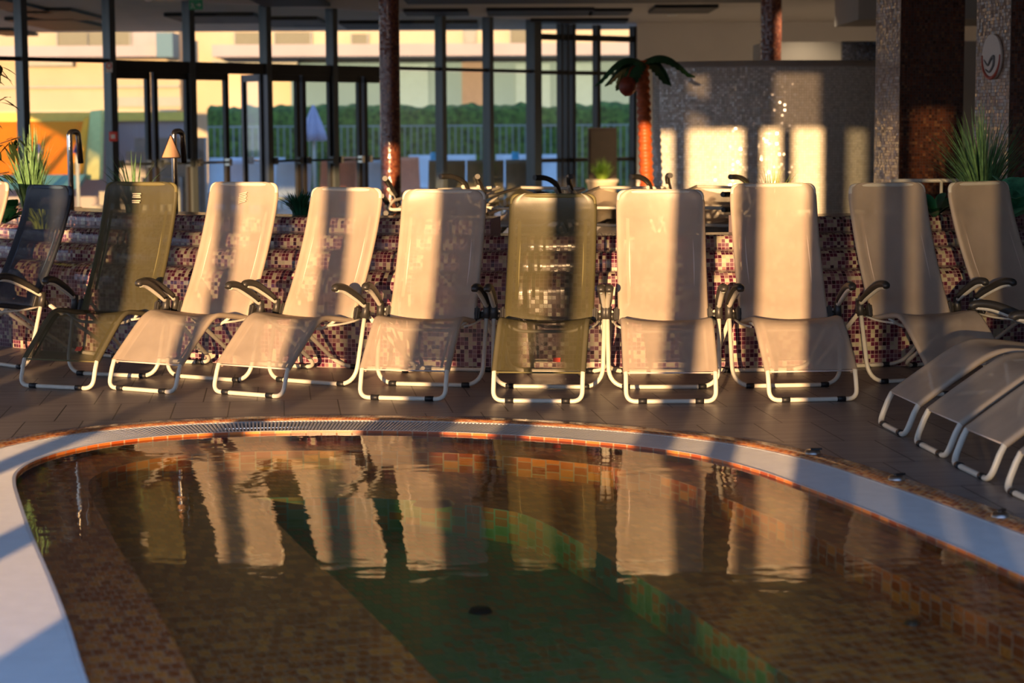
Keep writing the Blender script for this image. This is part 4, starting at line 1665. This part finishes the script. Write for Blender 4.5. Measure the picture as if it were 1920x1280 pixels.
link('bars', b, mat('pale_fence_paint', (0.26, 0.29, 0.28), 0.5, noise_amt=0.05), fn)

# orange slide basin at the left
D2 = 36.0


def sx(x, D=D2):
    return (x - 960) / F * D


def sz(y, D=D2):
    return 1.48 + (238 - y) / F * D


M_or = mat('orange_slide_shell', (0.95, 0.22, 0.004), 0.8, spec=0.1, noise_amt=0.12, noise_scale=1.5)
M_or2 = mat('light_orange_rim', (0.95, 0.36, 0.02), 0.8, spec=0.1, noise_amt=0.05)
M_gr = mat('pale_green_slide_side', (0.66, 0.58, 0.20), 0.8, spec=0.05, noise_amt=0.08)
M_yel = mat('yellow_coping', (0.95, 0.72, 0.16), 0.8, spec=0.1, noise_amt=0.06)
M_turq = mat('turquoise_deck', (0.12, 0.28, 0.20), 0.6, noise_amt=0.1)
sl = empty('water_slide', (sx(60), D2, 0))
tag(sl, 'orange play slide with pale green side and yellow rim outside at the left', 'slide')


def quad_slab(name, pts, thick, m):
    b = NB()
    a = [b.verts.new((px - sx(60), dy, pz)) for px, dy, pz in pts]
    c = [b.verts.new((px - sx(60), dy + thick, pz)) for px, dy, pz in pts]
    b.faces.new(a)
    b.faces.new(c[::-1])
    for i in range(len(a)):
        j = (i + 1) % len(a)
        b.faces.new((a[i], c[i], c[j], a[j]))
    bmesh.ops.recalc_face_normals(b, faces=b.faces[:])
    return link(name, b, m, sl)


quad_slab('chute', [(sx(-60), -1.8, sz(330, 34.2)), (sx(190), -1.8, sz(330, 34.2)), (sx(163), 0.4, sz(226)), (sx(-60), 0.4, sz(226))], 0.25, M_or)
quad_slab('rim', [(sx(178), -1.9, sz(330, 34.1)), (sx(196), -1.9, sz(325, 34.1)), (sx(168), 0.3, sz(218)), (sx(158), 0.3, sz(222))], 0.3, M_or2)
quad_slab('side_wall', [(sx(198), -1.7, sz(335, 34.1)), (sx(226), -1.7, sz(335, 34.1)), (sx(186), 0.5, sz(205)), (sx(166), 0.5, sz(207))], 0.3, M_gr)
quad_slab('back_coping', [(sx(-60), 0.7, sz(226)), (sx(345), 0.7, sz(226)), (sx(345), 0.7, sz(209)), (sx(-60), 0.7, sz(209))], 0.5, M_yel)
quad_slab('deck', [(sx(-60), -2.6, sz(352, 33.5)), (sx(205), -2.6, sz(352, 33.5)), (sx(205), -1.9, sz(326, 34)), (sx(-60), -1.9, sz(326, 34))], 0.3, M_turq)
quad_slab('base', [(sx(-60), 0.75, 0.0), (sx(345), 0.75, 0.0), (sx(345), 0.75, sz(226)), (sx(-60), 0.75, sz(226))], 0.4, M_fac2)
# steps right of the slide
st = empty('garden_steps', (sx(300), 34.6, 0))
tag(st, 'pale concrete steps rising beside the slide', 'steps')
b = NB()
for k in range(6):
    box(b, (0.1 * k, -0.3 + 0.28 * k - 1.2, 0.1 + 0.11 * k), (1.2, 0.28, 0.2 + 0.22 * k))
link('treads', b, mat('pale_concrete', (0.42, 0.36, 0.32), 0.8, noise_amt=0.1), st)
for x in (150, 78):
    sp_ = empty('spout_post', (sx(x, 33), 33, 0))
    tag(sp_, 'thin white post with a blue cap in front of the slide, %s one' % ('right' if x == 150 else 'left'), 'post', 'blue capped posts')
    tubeo('post', [(0, 0, 0), (0, 0, sz(278, 33))], 0.03, M_wh, sp_, 10)
    b = NB()
    lathe(b, [(0.075, 0), (0.06, 0.05), (0.02, 0.14), (0.0, 0.16)], 14, (0, 0, sz(285, 33)))
    link('cap', b, mat('blue_cap', (0.12, 0.14, 0.42), 0.5, noise_amt=0.05), sp_)

# closed umbrella
D3 = 37.0
um = empty('closed_umbrella', (sx(592, D3), D3, 0))
tag(um, 'closed pale lavender parasol on the terrace outside the doors', 'umbrella')
M_lav = mat('lavender_canvas', (0.45, 0.45, 0.62), 0.8, noise_amt=0.06)
tubeo('pole', [(0, 0, 0), (0, 0, 1.85)], 0.022, M_wh, um, 8)
b = NB()
zt = sz(198, D3)
zb = sz(264, D3)
prof = [(0.012, zt + 0.0), (0.06, zt - 0.12), (0.13, zt - 0.32), (0.19, zt - 0.5), (0.215, zb), (0.16, zb - 0.01)]
rows = []
for r_, z in prof:
    rows.append([Vector((r_ * (1 + 0.16 * math.cos(8 * a)) * math.cos(a), r_ * (1 + 0.16 * math.cos(8 * a)) * math.sin(a), z)) for a in [2 * PI * k / 48 for k in range(48)]])
sheet(b, rows, True, lambda i, k: (k, i))
link('canopy', b, M_lav, um)

# outdoor loungers, chairs, towels
M_whf = mat('white_lounger_plastic', (0.62, 0.62, 0.64), 0.6, noise_amt=0.04)
M_orf = mat('orange_cushion', (0.72, 0.22, 0.10), 0.8, noise_amt=0.08)
M_bluef = mat('bright_blue_towel', (0.05, 0.35, 0.55), 0.8, noise_amt=0.08)


def make_out(m, name='terrace_lounger', z=0.0):
    t = empty(name)
    b = NB()
    P = catmull([(0, -0.9, 0.34), (0, -0.2, 0.33), (0, 0.15, 0.34), (0, 0.45, 0.62), (0, 0.62, 0.92)], 4)
    rows = [[p + Vector((x, 0, 0)) for x in (-0.3, -0.1, 0.1, 0.3)] for p in P]
    sheet(b, rows, False, lambda i, k: (k * 0.2, i * 0.1))
    ex = bmesh.ops.extrude_face_region(b, geom=b.faces[:])
    bmesh.ops.translate(b, verts=[v for v in ex['geom'] if isinstance(v, bmesh.types.BMVert)], vec=(0, 0, -0.05))
    link('cushion', b, m, t)
    for sx_ in (-0.27, 0.27):
        for y_ in (-0.8, 0.2):
            tubeo('leg', [(sx_, y_, 0), (sx_, y_, 0.31)], 0.018, M_tube, t, 6)
    return t


outp = {}
for i, (x, D_, rz, m_, nm) in enumerate(((795, 38.2, 0.0, M_whf, 'white'), (864, 38.2, 0.0, M_whf, 'white'), (960, 38.4, 0.0, M_whf, 'white'), (1045, 38.2, 0.0, M_whf, 'white'),
                                         (425, 36.0, 0.1, M_whf, 'white'), (500, 36.0, 0.0, M_whf, 'white'), (655, 36.0, 0.0, M_orf, 'orange'), (760, 35.6, 0.1, M_orf, 'orange'),
                                         (462, 33.4, 0.1, M_whf, 'white'), (548, 33.4, 0.0, M_whf, 'white'), (632, 33.2, 0.0, M_orf, 'orange'), (712, 33.2, 0.0, M_whf, 'white'))):
    if nm not in outp:
        outp[nm] = o = make_out(m_)
    else:
        o = copy_tree(outp[nm])
    o.location = (sx(x, D_), D_, 0)
    o.rotation_euler = (0, 0, rz)
    where = 'left of the closed parasol' if x < 590 else 'right of the closed parasol' if x < 720 else 'right of the round column' if x < 880 else 'near the entrance frame'
    deep = 'in the row nearest the doors' if D_ < 34 else 'in the middle row' if D_ < 37 else 'in the far row by the fence'
    tag(o, '%s terrace lounger %s, %s' % (nm, where, deep), 'lounger', '%s terrace loungers outside' % nm)

# towels draped over terrace loungers
for x, D_, m_, lb in ((815, 37.9, M_bluef, 'bright blue towel hanging on a terrace lounger right of the round column'), (968, 38.1, M_bluef, 'bright blue towel hanging on a terrace lounger by the entrance frame'),
                      (918, 31.9, mat('green_towel', (0.10, 0.42, 0.16), 0.8, noise_amt=0.08), 'light green towel hanging on a terrace lounger')):
    b = NB()
    z0 = 0.55
    rows = [[Vector((xx * (1 - 0.25 * k / 5), 0.03 * math.sin(k * 2 + xx * 20), z0 + 0.42 * k / 5)) for xx in (-0.09, -0.03, 0.03, 0.09)] for k in range(6)]
    rows += [[v + Vector((0, 0.10, -0.02 * 0)) for v in r_] for r_ in rows[::-1]]
    sheet(b, rows, False, lambda i, k: (k, i))
    o = link('towel', b, m_)
    o.location = (sx(x, D_), D_ + 0.35, 0)
    tag(o, lb, 'towel')
for i, (x, D_, rz) in enumerate(((838, 31.9, 0.0), (911, 31.9, 0.0), (984, 32.3, 0.0))):
    if i == 0:
        ob = o = make_out(mat('tan_cushion', (0.30, 0.22, 0.13), 0.8, noise_amt=0.1))
    else:
        o = copy_tree(ob)
    o.location = (sx(x, D_), D_, 0)
    o.rotation_euler = (0, 0, rz)
    tag(o, 'tan terrace lounger close to the glass, %s' % ('left', 'middle', 'right')[i] + ' one of three', 'lounger', 'tan terrace loungers close to the glass')

# potted grass by the entrance
pot = empty('potted_grass', (sx(1130, 29.5), 29.5, 0))
tag(pot, 'bright green grass in a cream pot by the entrance frame', 'potted plant')
b = NB()
lathe(b, [(0.0, 0.0), (0.16, 0.0), (0.22, 0.40), (0.24, 0.42), (0.24, 0.46), (0.20, 0.46), (0.19, 0.40), (0.0, 0.40)], 24, (0, 0, 0.22))
lathe(b, [(0.0, 0.0), (0.14, 0.0), (0.14, 0.22), (0.0, 0.22)], 20)
link('pot', b, mat('cream_pot', (0.66, 0.55, 0.38), 0.6, noise_amt=0.05), pot)
g = grass('blades_tmp', (0, 0, 0.62), 260, 0.42, 0.22, mat('bright_green_blades', (0.30, 0.48, 0.05), 0.6, noise_amt=0.3), 'x', w=0.007, seed=21)
for c in list(g.children):
    c.parent = pot
    c.location = (0, 0, 0.62)
bpy.data.objects.remove(g)
# dark cabinet behind the pot
cb = boxo('dark_cabinet', (sx(1130, 30.2), 30.2, 0.72), (0.42, 0.35, 1.44), mat('dark_brown_cabinet', (0.06, 0.035, 0.02), 0.6, noise_amt=0.1), bevel=0.01)
boxo('cabinet_door', (sx(1130, 30.2), 30.015, 0.72), (0.36, 0.02, 1.34), mat('dark_cabinet_door', (0.07, 0.045, 0.025), 0.5, noise_amt=0.1), cb)
tag(cb, 'dark brown cabinet behind the potted grass by the entrance', 'cabinet')
